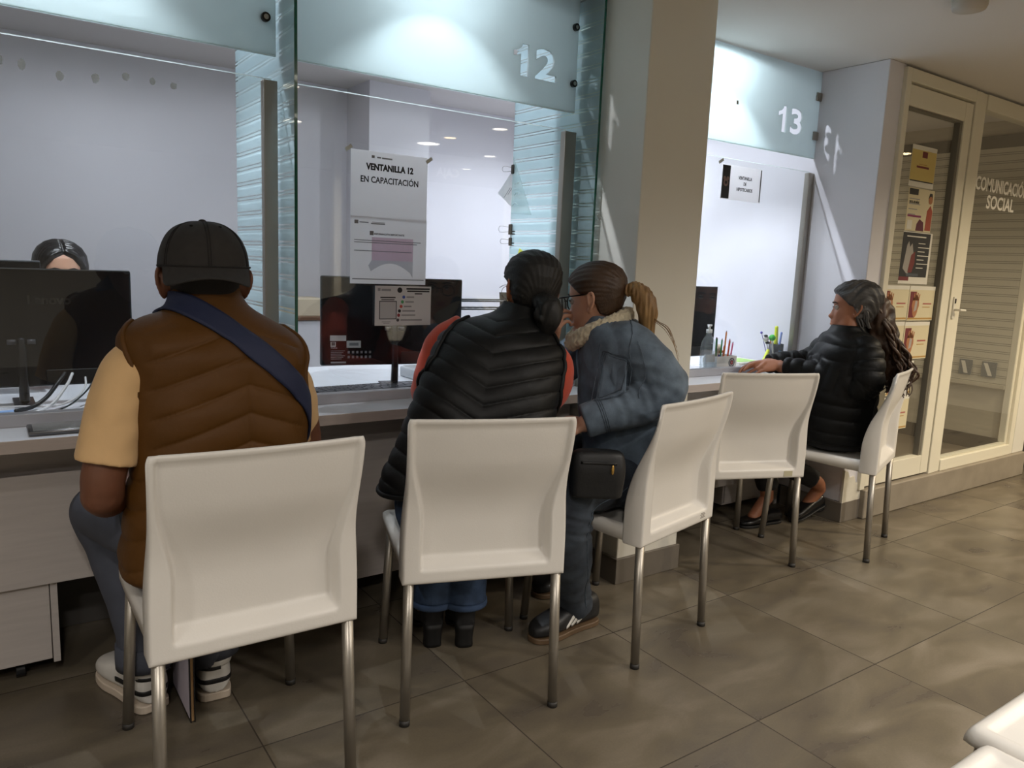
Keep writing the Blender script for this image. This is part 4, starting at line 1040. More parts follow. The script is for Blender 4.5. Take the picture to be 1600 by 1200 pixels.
# ---- the woman in the denim jacket, turned to her neighbour
def woman_denim():
    f = nrm((-.80, .60, 0)); r = nrm((.60, .80, 0)); l = -r
    sk = skin_mat('skin_light', 'C6967C')
    hd = Head((.548, .130, 1.135), (-.50, .86, -.12), (-.06, .06, 1), .98, 1.03)
    pr = hd.prims(nose=.9)
    pr += [ell(hd.w((0, .035, -.105)), (.056, .050, .030), hd.M, 16)]                       # soft under-chin
    pr += [tube([(.605, .105, 1.01), (.585, .115, 1.05), (.560, .130, 1.10)], [.075, .062, .058], 24, 4)]
    pr += [loft([sec((.70, .075, .47), r, f, .15, .12, .12), sec((.69, .078, .64), r, f, .16, .13, .12), sec((.66, .082, .85), r, f, .15, .12, .11), sec((.625, .085, .98), r, f, .15, .1, .1), sec((.605, .1, 1.03), r, f, .1, .07, .08)])]
    pr += [tube([(.56, -.025, 1.0), (.60, -.075, .93), (.615, -.10, .87)], [.05, .048, .044], 18, 4), tube([(.615, -.10, .87), (.50, -.055, .81), (.400, -.015, .755)], [.044, .038, .027], 18, 4)]
    pr += [tube([(.665, .19, 1.0), (.56, .31, .90), (.47, .375, .82)], [.05, .046, .043], 18, 4), tube([(.47, .375, .82), (.450, .29, .91), (.440, .224, .98)], [.043, .036, .026], 18, 4)]
    pr += hand((.400, -.015, .757), (-.75, .55, -.35), (.2, .5, -.85), -1, sc=.92)
    pr += hand((.440, .224, .975), (-.10, -.30, .95), (.85, -.1, .2), 1, curl=(.75, .85, .95, 1.0), sc=.92)
    for h, k, a, t in (((.72, .0, .557), (.372, -.02, .53), (.500, .095, .12), (.43, .10, .035)), ((.745, .15, .555), (.52, .37, .52), (.72, .40, .12), (.62, .38, .035))):
        pr += [tube([h, k], [.062, .05], 20, 4), (tube([k, a], [.05, .034], 20, 4) if k[1] > .2 else tube([k, (.352, -.022, .45), (.394, .012, .32), (.46, .068, .18), a], [.05, .048, .044, .038, .034], 20, 4)), tube([a, t], [.030, .020], 16, 3)]
    me = fuse(pr, .0038, 3); lip = mat('lips_rose', 'A4645A', .4); p = link('person', me, [sk, lip])
    setp(p, 'seated woman in denim jacket with glasses and ponytail, turned to her neighbour', 'person')
    L = hd.loc([tuple(q.center) for q in me.polygons])
    for q, c in zip(me.polygons, L):
        if c[1] > .082 and abs(c[0]) < .024-.5*abs(c[2]+.0715) and -.083 < c[2] < -.0615: q.material_index = 1
    hd.eyes(p, '2A1A10')
    m_h = mat('dark_brown_hair', '1E140E', .45, vscale=10, stretch=(1, 1, .6), col2='4A3320', bump=.5, bscale=260)
    m_h2 = mat('honey_hair', '6E5030', .5, vscale=22, col2='A07E4E', stretch=(1, 1, .25), bump=.5, bscale=260)
    zl = lambda y: np.interp(y, (-.10, -.06, -.028, -.012, .030, .062, .088), (-.070, -.062, -.045, .012, .022, .050, .068))
    tie = np.array((0, -.105, .020))
    def groove(q):
        d = q-tie; return .0011*math.sin(40*math.atan2(d[0], d[2]+.02))+.0005*math.sin(95*math.atan2(d[0], d[2]+.02))
    hair = MB().add(*hd.hair(lambda q: float(sst(-.005, .007, q[2]-zl(q[1]))), lambda q: .009+.006*max(0, q[2]*9), groove)).obj('hair', m_h, p, True)
    tail = [tube([hd.w(q) for q in ((0, -.108, .022), (0, -.135, .022), (.004, -.160, -.005), (.006, -.172, -.045), (.006, -.170, -.085), (.004, -.172, -.125))], [.016, .028, .034, .034, .028, .018], 24, 5)]
    rs = random.Random(5)
    for k in range(16):
        a = rs.uniform(0, 6.28); e = rs.uniform(.7, 1.15)
        tail.append(tube([hd.w((math.cos(a)*x*e+ox, oy+math.sin(a)*x*e*.8, z)) for x, ox, oy, z in ((.010, 0, -.112, .022), (.022, 0, -.138, .022), (.029, .004, -.162, -.008), (.030, .006, -.174, -.05), (.026, .006, -.172, -.09), (.016, .005, -.172, -.13-rs.uniform(0, .03)))], [.004, .0055, .006, .0055, .0045, .0012], 8, 4))
    link('ponytail', fuse(tail, .003, 1, lambda P, N: .0020*wob(P*np.array((1, 1, .14)), 560, 77, 12)), m_h2, hair)
    wis = MB()
    for k in range(7):
        o_ = rs.uniform(-.01, .01); wis.add(*tube([hd.w(q) for q in ((o_, -.165, -.05), (o_, -.20-.01*k/7, -.085), (o_*2, -.235-.012*k/7, -.115), (o_*2, -.262-.01*k/7, -.165-.01*k))], [.0012, .001, .0009, .0004], 6, 5))
    wis.obj('loose_strands', m_h2, hair, True)
    MB().add(*tube([hd.w((.017*math.cos(a), -.112, .022+.017*math.sin(a))) for a in np.linspace(0, 6.283, 22)], .0045, 8, 1)).obj('hair_tie', mat('tan_hair_tie', 'A98660', .8), hair, True)
    # glasses
    m_g = mat('black_acetate', '121214', .25); g = MB()
    for sx in (-1, 1):
        g.add(*tube([hd.w((sx*.078, -.012, .014)), hd.w((sx*.078, -.004, .020)), hd.w((sx*.077, .05, .018)), hd.w((sx*.066, .106, .014))], [.002, .0022, .0022, .0026], 8, 3))
        g.add(*tube([hd.w((sx*.036+.027*math.cos(a), .108-.008*abs(math.cos(a)*(sx*math.cos(a) > 0)), -.008+.0235*math.sin(a))) for a in np.linspace(0, 6.283, 33)], .0022, 8, 1))
    g.add(*tube([hd.w((-.010, .11, .0)), hd.w((0, .112, .003)), hd.w((.010, .11, .0))], .002, 8, 3)); g.obj('glasses', m_g, p, True)
    MB().add(*ell(hd.w((-.0835, -.020, .010)), (.0022,)*3, None, 8)).obj('ear_stud', m_steel, p, True)
    # denim jacket
    m_d = mat('washed_denim', '46525F', .85, vscale=16, col2='6C7C8C', bump=.4, bscale=480, sheen=.1)
    m_dd = mat('denim_seam', '333D49', .85, vscale=60, col2='5A6774', bump=.4, bscale=600)
    S = [sec((.710, .070, .555), r, f, .188, .165, .138, 2.4), sec((.704, .072, .60), r, f, .192, .170, .142, 2.4), sec((.685, .075, .72), r, f, .190, .170, .150, 2.4), sec((.663, .082, .84), r, f, .186, .165, .148, 2.3),
         sec((.642, .085, .94), r, f, .190, .150, .146, 2.3), sec((.622, .092, 1.0), r, f, .186, .125, .138, 2.2), sec((.606, .098, 1.035), r, f, .155, .105, .118, 2.1), sec((.592, .105, 1.06), r, f, .110, .085, .10, 2), sec((.582, .110, 1.08), r, f, .085, .075, .085, 2)]
    fl = folds([((.60, -.115, .86), (.5, .3, .8), .07), ((.545, -.10, .85), (.85, -.35, .25), .07), ((.50, -.075, .825), (.9, -.3, .3), .06), ((.60, -.085, .93), (.25, .1, .95), .06)], .006, .018)
    sl = [shaped([(.575, .03, 1.015), (.568, -.020, .995), (.600, -.085, .945), (.628, -.120, .875), (.585, -.112, .835), (.50, -.075, .805), (.425, -.030, .775), (.408, -.021, .768)], [.066, .076, .078, .074, .070, .062, .052, .052], 30, 7, False),
          shaped([(.640, .15, 1.03), (.660, .195, 1.0), (.575, .30, .91), (.485, .375, .825), (.455, .335, .875), (.450, .275, .92), (.445, .248, .945)], [.070, .080, .072, .066, .060, .050, .047], 28, 7, False)]
    jme = fuse([loft(S, 60, 7)]+sl, .0045, 5, lambda P, N: fl(P, N)+.0030*wob(P, 36, 51)+.0045*(1-np.abs(wob(P*np.array((1, 1, 1.6)), 30, 53)))**2*.8+.0012*wob(P, 95, 52)); jk = link('jacket', jme, m_d, p); bj = bvh_of(jme)
    # cuff band, hem band, pocket with flap, seams
    ca, cb = np.array((.452, -.047, .787)), np.array((.398, -.015, .763)); cd = nrm(cb-ca)
    MB().add(*tube([ca-cd*.0, ca+cd*.02, cb-cd*.008, cb], [.0565, .0555, .0545, .050], 30, 3, cap=False)).obj('cuff', m_d, jk, True)
    cu = MB(); u1 = nrm(np.cross(cd, (0, 0, 1))); u2 = np.cross(cd, u1)
    for i, (t, rr) in enumerate(((.0, .0575), (.006, .0572), (.012, .0570))): MB().add(*tube([ca+cd*t+(u1*math.cos(a)+u2*math.sin(a))*rr for a in np.linspace(0, 6.283, 40)], .0013, 6, 1)).obj('cuff_seam', m_dd, jk, True)
    hb = [sec((.7105, .070, .548), r, f, .191, .168, .141, 2.4), sec((.7095, .0705, .56), r, f, .194, .173, .145, 2.4), sec((.705, .072, .595), r, f, .195, .174, .146, 2.4), sec((.704, .0722, .602), r, f, .192, .170, .142, 2.4)]
    MB().add(*loft(hb, 60, 3)).obj('hem_band', m_d, jk, True)
    c0 = np.array((.55, -.01, .92)); A = lambda x, z: c0+f*x+np.array((0, 0, z))+l*.12
    pk = [A(.02, .045), A(.115, .040), A(.112, -.05), A(.045, -.075), A(-.005, -.045), A(.02, .045)]
    def patch(name, poly, m, t=.003):
        P = hug(bj, cr(poly, 6), .0); c = P.mean(0); rings = [hug(bj, c+(P-c)*s, t if s < .97 else .0005) for s in (1, .96, .7, .4, .1)]
        n = len(P); V = [q for R_ in rings for q in R_]; Fc = [(k*n+i, k*n+(i+1) % n, (k+1)*n+(i+1) % n, (k+1)*n+i) for k in range(4) for i in range(n)]+[tuple(4*n+i for i in range(n))]
        return MB().add(V, Fc).obj(name, m, jk, True)
    patch('chest_pocket', pk[:-1], m_d, .003)
    for off in (.0, .006): MB().add(*seam(bj, [A(.02+off, .045-off), A(.115-off, .040-off), A(.112-off, -.05+off), A(.045, -.075+off), A(-.005+off, -.045+off), A(.02+off, .045-off)], .0011, 6, .003)).obj('pocket_seam', m_dd, jk, True)
    for pts in ([A(.012, .05), A(.122, .046), A(.122, .012), A(.065, -.012), A(.005, .014), A(.012, .05)], [A(.15, .1), A(.15, 0), A(.155, -.12), A(.16, -.25)], [A(-.03, .12), A(-.05, .03), A(-.04, -.08)]):
        MB().add(*seam(bj, pts, .0014, 7, .004)).obj('seam', m_dd, jk, True)
    for a, b_, c_ in (((.565, -.02, 1.06), (.545, -.06, .99), (.55, -.07, .93)), ((.60, .02, 1.075), (.64, -.06, 1.0), (.66, -.08, .9))):
        MB().add(*seam(bj, [a, b_, c_], .0018, 8, .001)).obj('armhole_seam', m_dd, jk, True)
    # fleece collar
    m_fl = mat('cream_fleece', 'CFC3A8', .95, var=.1, vscale=90, bump=1.0, bscale=260, sheen=.3)
    cc = np.array((.565, .120, 1.062)); pts = []
    for a in np.linspace(-2.75, 2.75, 15): pts.append(cc+(-f)*.088*math.cos(a)+r*.082*math.sin(a)+np.array((0, 0, .022*math.cos(a)+.010-.05*(a/2.75)**2))+f*.012*(a/2.75)**2)
    link('collar', fuse([tube(pts, .021, 18, 5), tube([q-np.array((0, 0, .018)) for q in pts], .022, 18, 5)], .004, 1, lambda P, N: .0022*wob(P, 420, 61, 12)), m_fl, jk)
    m_tee = mat('dark_top', '1E222B', .9)
    link('top', fuse([loft([sec((.69, .04, .6), r, f, .15, .13, .1), sec((.655, .065, .85), r, f, .14, .135, .1), sec((.62, .09, .98), r, f, .13, .12, .1), sec((.6, .105, 1.06), r, f, .09, .075, .07)])], .006, 3), m_tee, p)
    # jeans
    m_j = mat('dark_denim', '242A33', .85, vscale=14, col2='424B56', bump=.35, bscale=520)
    tr = [loft([sec((.698, .08, .463), r, f, .165, .14, .135, 2.6), sec((.698, .08, .53), r, f, .185, .155, .14, 2.6), sec((.695, .078, .64), r, f, .17, .14, .13, 2.4)]),
          shaped([(.725, .005, .555), (.56, -.008, .560), (.372, -.022, .540), (.350, -.022, .455), (.392, .012, .32), (.462, .070, .18), (.510, .105, .078)], [.09, .092, .084, .078, .072, .064, .062], 28),
          shaped([(.745, .145, .550), (.65, .255, .555), (.535, .355, .54), (.525, .365, .455), (.62, .385, .32), (.70, .40, .18), (.718, .403, .085)], [.088, .088, .08, .074, .066, .06, .058], 28)]
    fj = folds([((.36, -.04, .48), (.3, 0, 1), .09), ((.39, -.03, .43), (.2, 0, 1), .08), ((.525, .108, .14), (0, 0, 1), .07)], .005, .016)
    jm = fuse(tr, .0048, 4, lambda P, N: fj(P, N)+.003*wob(P, 40, 71)+.0012*wob(P, 100, 72)); jj = link('jeans', jm, m_j, p); b2 = bvh_of(jm)
    MB().add(*seam(b2, [(.52, -.10, .555), (.38, -.11, .48), (.40, -.06, .34), (.46, -.0, .20), (.50, .04, .10)], .0016, 8, .0005)).obj('side_seam', m_dd, jj, True)
    # black trainers with three white stripes
    m_u = mat('black_leather', '141416', .5); m_gum = mat('gum_sole', '5E4A35', .6); m_ws = mat('white_stripe', 'DAD8D2', .5)
    for H_, T_ in (((.600, .106), (.312, .086)), ((.800, .425), (.530, .352))):
        up, H, d, rr, L_ = shoe('shoe', H_, T_, p, m_u, m_gum, .098, .046, .020); bs = bvh_of(up.data)
        for s_ in (-1, 1):
            for t in (.36, .45, .54):
                MB().add(*band(bs, [H+d*L_*(t-.07)+rr*s_*.07+np.array((0, 0, .072)), H+d*L_*t+rr*s_*.07+np.array((0, 0, .048)), H+d*L_*(t+.045)+rr*s_*.07+np.array((0, 0, .026))], .0125, .0015, 5, 4)).obj('stripe', m_ws, up, True)
    return p
woman_denim()

# ---- the older woman in the black padded jacket
def woman_puffer():
    f = nrm((-.80, .60, 0)); r = nrm((.60, .80, 0)); l = -r
    sk = skin_mat('skin_olive', '9A6448')
    hd = Head((2.192, .206, 1.100), (-.62, .785, .03), (.05, 0, 1), 1.0, 1.02)
    pr = hd.prims(nose=.85, chin=1.15)
    pr += [tube([(2.165, .205, .97), (2.165, .205, 1.02), (2.175, .21, 1.08)], [.07, .058, .055], 24, 4), ell(hd.w((0, .03, -.108)), (.05, .045, .024), hd.M, 14)]
    pr += [loft([sec((2.175, .222, .47), r, f, .14, .12, .11), sec((2.175, .214, .66), r, f, .15, .12, .11), sec((2.165, .195, .86), r, f, .15, .11, .1), sec((2.155, .2, .95), r, f, .12, .08, .08), sec((2.16, .203, 1.0), r, f, .08, .06, .06)])]
    pr += [tube([(2.10, .075, .90), (2.09, .06, .80), (2.085, .07, .755)], [.045, .042, .04], 18, 4), tube([(2.085, .07, .755), (2.03, .26, .802), (1.985, .42, .808)], [.04, .036, .026], 18, 4)]
    pr += [tube([(2.215, .33, .90), (2.16, .38, .83), (2.12, .41, .79)], [.045, .042, .04], 18, 4), tube([(2.12, .41, .79), (2.05, .47, .81), (1.985, .50, .808)], [.04, .034, .026], 18, 4)]
    pr += hand((1.985, .42, .818), (-.80, .60, -.12), (.1, .55, -.8), -1, curl=(.18, .2, .25, .3), sc=.95)
    pr += hand((1.985, .50, .820), (-.93, .30, -.10), (.2, -.3, -.9), 1, curl=(.25, .3, .35, .4), sc=.95)
    for h, k, a, t in (((2.15, .16, .55), (1.945, .455, .52), (2.075, .487, .13), (1.98, .49, .045)), ((2.235, .27, .55), (2.105, .535, .52), (2.345, .375, .17), (2.29, .41, .07))):
        pr += [tube([h, k], [.062, .048], 20, 4), (tube([k, a], [.047, .032], 20, 4) if a[0] < 2.2 else tube([k, (2.105, .558, .45), (2.16, .49, .31), (2.295, .375, .22), a], [.047, .046, .042, .036, .032], 20, 4)), tube([a, t], [.032, .028], 16, 3)]
    p = link('person', fuse(pr, .0042, 3), sk); setp(p, 'seated woman in black padded jacket with long greying wavy hair', 'person')
    hd.eyes(p)
    m_h = mat('greying_hair', '171413', .5, vscale=20, col2='4E4B49', stretch=(1, 1, .3), bump=.6, bscale=200)
    m_h2 = mat('wavy_brown_hair', '22160F', .45, vscale=12, col2='4A3220', bump=.4, bscale=200)
    zl = lambda y: np.interp(y, (-.10, -.02, .004, .03, .055, .088), (-.11, -.10, .005, .016, .040, .070))
    hair = MB().add(*hd.hair(lambda q: float(sst(-.006, .008, q[2]-zl(q[1]))), lambda q: .014+.012*max(0, -q[1]*9)+.004*max(0, q[2]*9), lambda q: .0034*math.sin(26*math.atan2(q[0], q[2]+.05)+5*math.sin(q[1]*40))+.001*math.sin(80*math.atan2(q[0], q[2]+.04)))).obj('hair', m_h, p, True)
    rs = random.Random(11); B = -f; T = MB()
    def wave(k):
        a = rs.uniform(-1, 1); dep = rs.uniform(0, 1); ph = rs.uniform(0, 6.28); end = rs.uniform(.0, 1)
        pts = []
        key = np.array([(.080, .03, 1.14), (.125+.02*dep, 0, 1.05), (.155+.045*dep, .0, .97), (.185+.075*dep, 0, .885), (.200+.090*dep, 0, .815), (.200+.06*dep, 0, .765-.06*end)])
        K = cr(key, 7)
        for i, (bk, _, z) in enumerate(K):
            t = i/len(K); lat = a*(.060+.050*t)
            am = .004+.012*t
            q = np.array((2.18, .212, 0))+B*(bk+am*math.sin(ph+t*26)*.8)+r*(lat+am*math.cos(ph*1.7+t*24)); pts.append((*q[:2], z))
        w0 = rs.uniform(.005, .0105); return tube(pts, [w0*(1-.75*(i/len(K))**2) for i in range(len(K))], 7, 1)
    for k in range(110): T.add(*wave(k))
    mass = [tube([(*(np.array((2.185, .210))+B[:2]*bk), z) for bk, z in ((.075, 1.15), (.105, 1.10), (.130, 1.03), (.160, .96), (.195, .89), (.215, .82), (.212, .765))], [.060, .070, .072, .068, .066, .058, .03], 28, 6)]
    link('hair_mass', fuse(mass, .0048, 2, lambda P, N: .006*wob(P*np.array((1, 1, .5)), 95, 14)+.003*wob(P*np.array((1, 1, .45)), 230, 15)), m_h2, hair)
    lock = T.obj('long_locks', m_h2, hair, True); lock['kind'] = 'stuff'
    for k in range(10):
        s_ = -1 if k < 7 else 1; y0 = rs.uniform(-.03, .02); ph = rs.uniform(0, 6)
        MB().add(*tube([hd.w((s_*(.078+.004*math.sin(ph+i)), y0-.008*i+.004*math.sin(ph+2*i), .05-.022*i)) for i in range(7)], [.006, .007, .007, .007, .006, .005, .003], 8, 3)).obj('side_wave', m_h, hair, True)
    # padded jacket
    m_v = mat('black_puffer', '0A0B0C', .5, spec=.2, bump=.25, bscale=110)
    S = [sec((2.180, .218, .485), r, f, .18, .18, .15, 2.5), sec((2.180, .218, .52), r, f, .188, .19, .152, 2.5), sec((2.175, .214, .64), r, f, .19, .185, .15, 2.4), sec((2.170, .210, .76), r, f, .195, .175, .148, 2.3), sec((2.165, .206, .86), r, f, .192, .15, .145, 2.2),
         sec((2.162, .198, .93), r, f, .18, .12, .135, 2.1), sec((2.158, .202, .975), r, f, .135, .1, .11, 2), sec((2.160, .206, 1.0), r, f, .088, .08, .085, 2), sec((2.165, .207, 1.025), r, f, .074, .07, .07, 2)]
    sl = [shaped([(2.125, .115, .945), (2.105, .075, .905), (2.085, .045, .83), (2.082, .055, .765), (2.055, .15, .785), (2.02, .27, .805), (1.995, .375, .812), (1.99, .395, .812)], [.065, .074, .074, .068, .062, .052, .045, .037], 28, 6, False),
          shaped([(2.19, .29, .94), (2.215, .335, .90), (2.175, .385, .83), (2.12, .42, .822), (2.05, .475, .818), (2.005, .495, .814), (1.998, .498, .814)], [.06, .07, .066, .06, .052, .044, .036], 28, 6, False)]
    qb = quilt((2.19, .17, .49), (.05, 0, 1), r, -f, .066, .10, .0075, .2)
    def arms(P, N):                                   # quilting runs around the sleeves
        s1 = np.full(len(P), 9.); along = np.zeros(len(P))
        for path in (((2.105, .075, .93), (2.083, .05, .765), (2.02, .27, .805), (1.985, .40, .812)), ((2.215, .335, .90), (2.12, .42, .80), (2.05, .475, .80), (1.99, .50, .80))):
            K = cr(path, 14); cum = np.concatenate([[0], np.cumsum(np.linalg.norm(np.diff(K, axis=0), axis=1))])
            D = np.linalg.norm(P[:, None]-K[None], axis=2); i = D.argmin(1); m_ = D[np.arange(len(P)), i]
            j = np.clip(i, 1, len(K)-2); tt = K[j+1]-K[j-1]; tt /= np.linalg.norm(tt, axis=1)[:, None]
            a = cum[i]+np.einsum('ij,ij->i', P-K[i], tt); up = m_ < s1; s1 = np.where(up, m_, s1); along = np.where(up, a, along)
        return s1, along
    def qp(P, N):
        s1, al = arms(P, N); w_ = sst(.092, .076, s1)
        q2 = .0085*(np.abs(np.sin(np.pi*al/.056))**.55-.6)
        return (qb(P, N)*(1-w_)*sst(1.0, .96, P[:, 2])+q2*w_)+.0018*wob(P, 40, 81)
    jme = fuse([loft(S, 60, 7)]+sl, .0048, 4, qp); jk = link('jacket', jme, m_v, p); bj = bvh_of(jme)
    MB().add(*seam(bj, [(2.115, .12, 1.0), (2.14, .06, .93), (2.16, .03, .85), (2.15, .03, .78)], .003, 8, -.001)).obj('armhole_seam', m_v, jk, True)
    MB().add(*band(bj, [np.array((2.15, .0, .62))+f*x+np.array((0, 0, z)) for x, z in ((-.02, .09), (.0, .03), (.02, -.03))], .012, .002, 6, 4)).obj('pocket_zip', mat('zip_tape', '0C0C0E', .5), jk, True)
    MB().add(*ell(hug(bj, [np.array((2.15, .0, .585))+f*.02], .003)[0], (.004, .004, .009), None, 8)).obj('zip_pull', m_steel, jk, True)
    m_t = mat('black_trousers', '121214', .8)
    tr = [loft([sec((2.175, .222, .455), r, f, .155, .15, .14, 2.6), sec((2.175, .222, .53), r, f, .17, .16, .145, 2.6), sec((2.175, .222, .62), r, f, .16, .14, .12, 2.4)]),
          shaped([(2.15, .165, .548), (2.06, .28, .555), (1.945, .455, .53), (1.955, .472, .45), (2.03, .49, .28), (2.072, .486, .19)], [.086, .085, .075, .066, .056, .052], 26),
          shaped([(2.235, .275, .548), (2.17, .38, .555), (2.10, .535, .53), (2.105, .558, .45), (2.16, .49, .31), (2.295, .375, .225)], [.086, .085, .072, .064, .054, .05], 26)]
    link('trousers', fuse(tr, .0055, 4, lambda P, N: .002*wob(P, 40, 91)), m_t, p)
    m_u = mat('black_patent', '0E0E10', .3); m_so = mat('black_sole', '0A0A0B', .6)
    shoe('shoe', (2.155, .468), (1.892, .500), p, m_u, m_so, .055, .042, .014)
    H = np.array((2.395, .382, .085)); T_ = np.array((2.185, .418, .014)); d = nrm(T_-H); rr = nrm(np.cross(d, (0, 0, 1))); uu = np.cross(rr, d)
    up = link('shoe', fuse([loft([sec(H+(T_-H)*t+uu*h*.5, rr, uu, wd, h*.5, h*.5, 2.6) for t, wd, h in ((0, .022, .05), (.06, .034, .062), (.3, .036, .056), (.6, .042, .05), (.85, .04, .04), (1, .014, .022))], 28, 4)], .004, 3), m_u, p)
    MB().add(*loft([sec(H+(T_-H)*t-uu*.002, rr, uu, wd, .005, .007, 3) for t, wd in ((0, .024), (.06, .036), (.3, .037), (.6, .043), (.85, .041), (1, .016))], 22, 3)).obj('sole', m_so, up, True)
    MB().add(*loft([sec(H+d*.03-uu*z, rr, d, .026, .028, .026, 3) for z in (.0, .012, .026)], 20, 2)).obj('heel', m_so, up, True)
    return p
woman_puffer()

# ---- the clerk behind the first monitor
def clerk():
    f = nrm((.10, -1, 0)); r = nrm(np.cross(f, (0, 0, 1)))
    sk = skin_mat('skin_fair', 'D6A58A')
    c = np.array((-.865, 1.60, 1.135)); hd = Head(c, (.06, -1, -.06), (0, 0, 1), 1.0)
    q = lambda x, y, z: tuple(np.array((-.865, 1.62, 0))+r*x+f*y+np.array((0, 0, z)))
    pr = hd.prims()+[tube([q(0, 0, .93), q(0, .005, .99), q(0, .015, 1.05)], [.06, .05, .048], 20, 4)]
    pr += [loft([sec(q(0, -.02, .47), r, f, .16, .12, .12), sec(q(0, -.02, .66), r, f, .14, .1, .1), sec(q(0, -.01, .82), r, f, .16, .11, .1), sec(q(0, 0, .91), r, f, .15, .08, .08), sec(q(0, 0, .96), r, f, .08, .06, .06)])]
    for s_ in (-1, 1):
        pr += [tube([q(s_*.16, 0, .90), q(s_*.20, .05, .76), q(s_*.2, .10, .74)], [.045, .042, .038], 16, 4), tube([q(s_*.2, .10, .74), q(s_*.15, .20, .822), q(s_*.12, .29, .825)], [.038, .032, .024], 16, 4)]
        pr += hand(q(s_*.12, .29, .825), f, (0, 0, -1), -s_, sc=.9)
        pr += [tube([q(s_*.09, 0, .52), q(s_*.1, .33, .53), q(s_*.1, .20, .1), q(s_*.1, .28, .04)], [.075, .055, .036, .03], 16, 4)]
    p = link('person', fuse(pr, .005, 3), sk); setp(p, 'clerk with long black centre-parted hair behind the left monitor', 'person'); hd.eyes(p)
    m_h = mat('glossy_black_hair', '131215', .3, var=.3, vscale=14, stretch=(1, 1, .2), bump=.4, bscale=220)
    def hl(s):
        line = np.interp(abs(s[0]), (0, .03, .055, .078), (.075, .060, .030, -.07)); back = sst(.03, .0, s[1])
        return float(max(sst(-.006, .008, s[2]-line), back))
    groove = lambda s: -.006*math.exp(-(s[0]/.004)**2)*(s[2] > .03)*(s[1] > -.03)+.0008*math.sin(60*s[1]/.1+20*s[2])
    hair = MB().add(*hd.hair(hl, lambda s: .014+.012*min(1, max(0, (.09-s[2])*6)), groove)).obj('hair', m_h, p, True)
    fall = [loft([sec(hd.w((s_*.078, -.035, z)), hd.r, hd.f, .022*k, .06*k, .055*k) for z, k in ((.03, .7), (-.04, 1.0), (-.12, 1.05), (-.2, .95), (-.27, .5))], 20, 4) for s_ in (-1, 1)]+[loft([sec(hd.w((0, -.085, z)), hd.r, hd.f, .07*k, .03, .025) for z, k in ((.03, .8), (-.06, 1), (-.18, 1), (-.28, .6))], 20, 4)]
    link('hair_lengths', fuse(fall, .006, 3, lambda P, N: .0015*wob(P*np.array((1, 1, .2)), 200, 3)), m_h, hair)
    m_b = mat('navy_blouse', '232A3C', .8)
    bl = [loft([sec(q(0, -.02, .5), r, f, .18, .13, .13), sec(q(0, -.02, .68), r, f, .155, .115, .115), sec(q(0, -.01, .83), r, f, .18, .125, .115), sec(q(0, 0, .92), r, f, .16, .09, .09), sec(q(0, 0, .965), r, f, .085, .065, .065)])]
    for s_ in (-1, 1): bl.append(shaped([q(s_*.13, 0, .92), q(s_*.17, .01, .885), q(s_*.205, .05, .77), q(s_*.205, .10, .745), q(s_*.155, .19, .825), q(s_*.135, .25, .828)], [.05, .056, .052, .048, .04, .033], 22))
    link('blouse', fuse(bl, .006, 4), m_b, p)
    link('trousers', fuse([loft([sec(q(0, -.02, .455), r, f, .16, .13, .12), sec(q(0, -.02, .56), r, f, .175, .14, .13)])]+[shaped([q(s_*.09, 0, .53), q(s_*.1, .33, .54), q(s_*.1, .30, .4), q(s_*.1, .20, .12)], [.09, .07, .06, .055], 20) for s_ in (-1, 1)], .006, 4), mat('black_trousers', '121214', .8), p)
    for s_ in (-1, 1):
        H = q(s_*.1, .14, 0); T_ = q(s_*.1, .38, 0); shoe('shoe', H[:2], T_[:2], p, mat('black_patent', '0E0E10', .3), mat('black_sole', '0A0A0B', .6), .06, .042, .014)
    # her chair
    t = empty('office_chair', q(0, -.03, 0)); setp(t, 'dark swivel chair under the clerk behind the desk', 'office chair')
    m_c = mat('charcoal_fabric', '26272B', .85); inv = Matrix.Translation(-Vector(t.location))
    def P_(n, o): o.parent = t; o.matrix_parent_inverse = inv; return o
    P_('s', MB().add(*loft([sec(q(0, 0, z), r, f, a, b_, b_, 3.5) for z, a, b_ in ((.375, .19, .19), (.385, .215, .215), (.425, .215, .215), (.44, .19, .19))], 30, 3)).obj('seat', m_c, None, True))
    P_('b', MB().add(*loft([sec(q(0, -.24, z), r, f, a, .025, .03, 3) for z, a in ((.52, .12), (.55, .18), (.75, .19), (.92, .17), (.95, .1))], 30, 4)).obj('backrest', m_c, None, True))
    st = MB().tube([q(0, 0, .06), q(0, 0, .39)], .025, 14); st.tube([q(0, 0, .385), q(0, -.25, .40), q(0, -.26, .56)], .016, 10, 4); P_('c', st.obj('column', m_steel, None, True))
    for k in range(5):
        a = k*1.2566+.3; e = np.array(q(.27*math.cos(a), .27*math.sin(a), .065)); P_('f', MB().tube([q(0, 0, .085), e], [.022, .015], 10).obj('foot', m_blackp, None, True))
        P_('w', MB().tube([e+(-.012, 0, -.038), e+(.012, 0, -.038)], .026, 14, cap=False).obj('castor', m_blackp, None, True))
    return p
clerk()
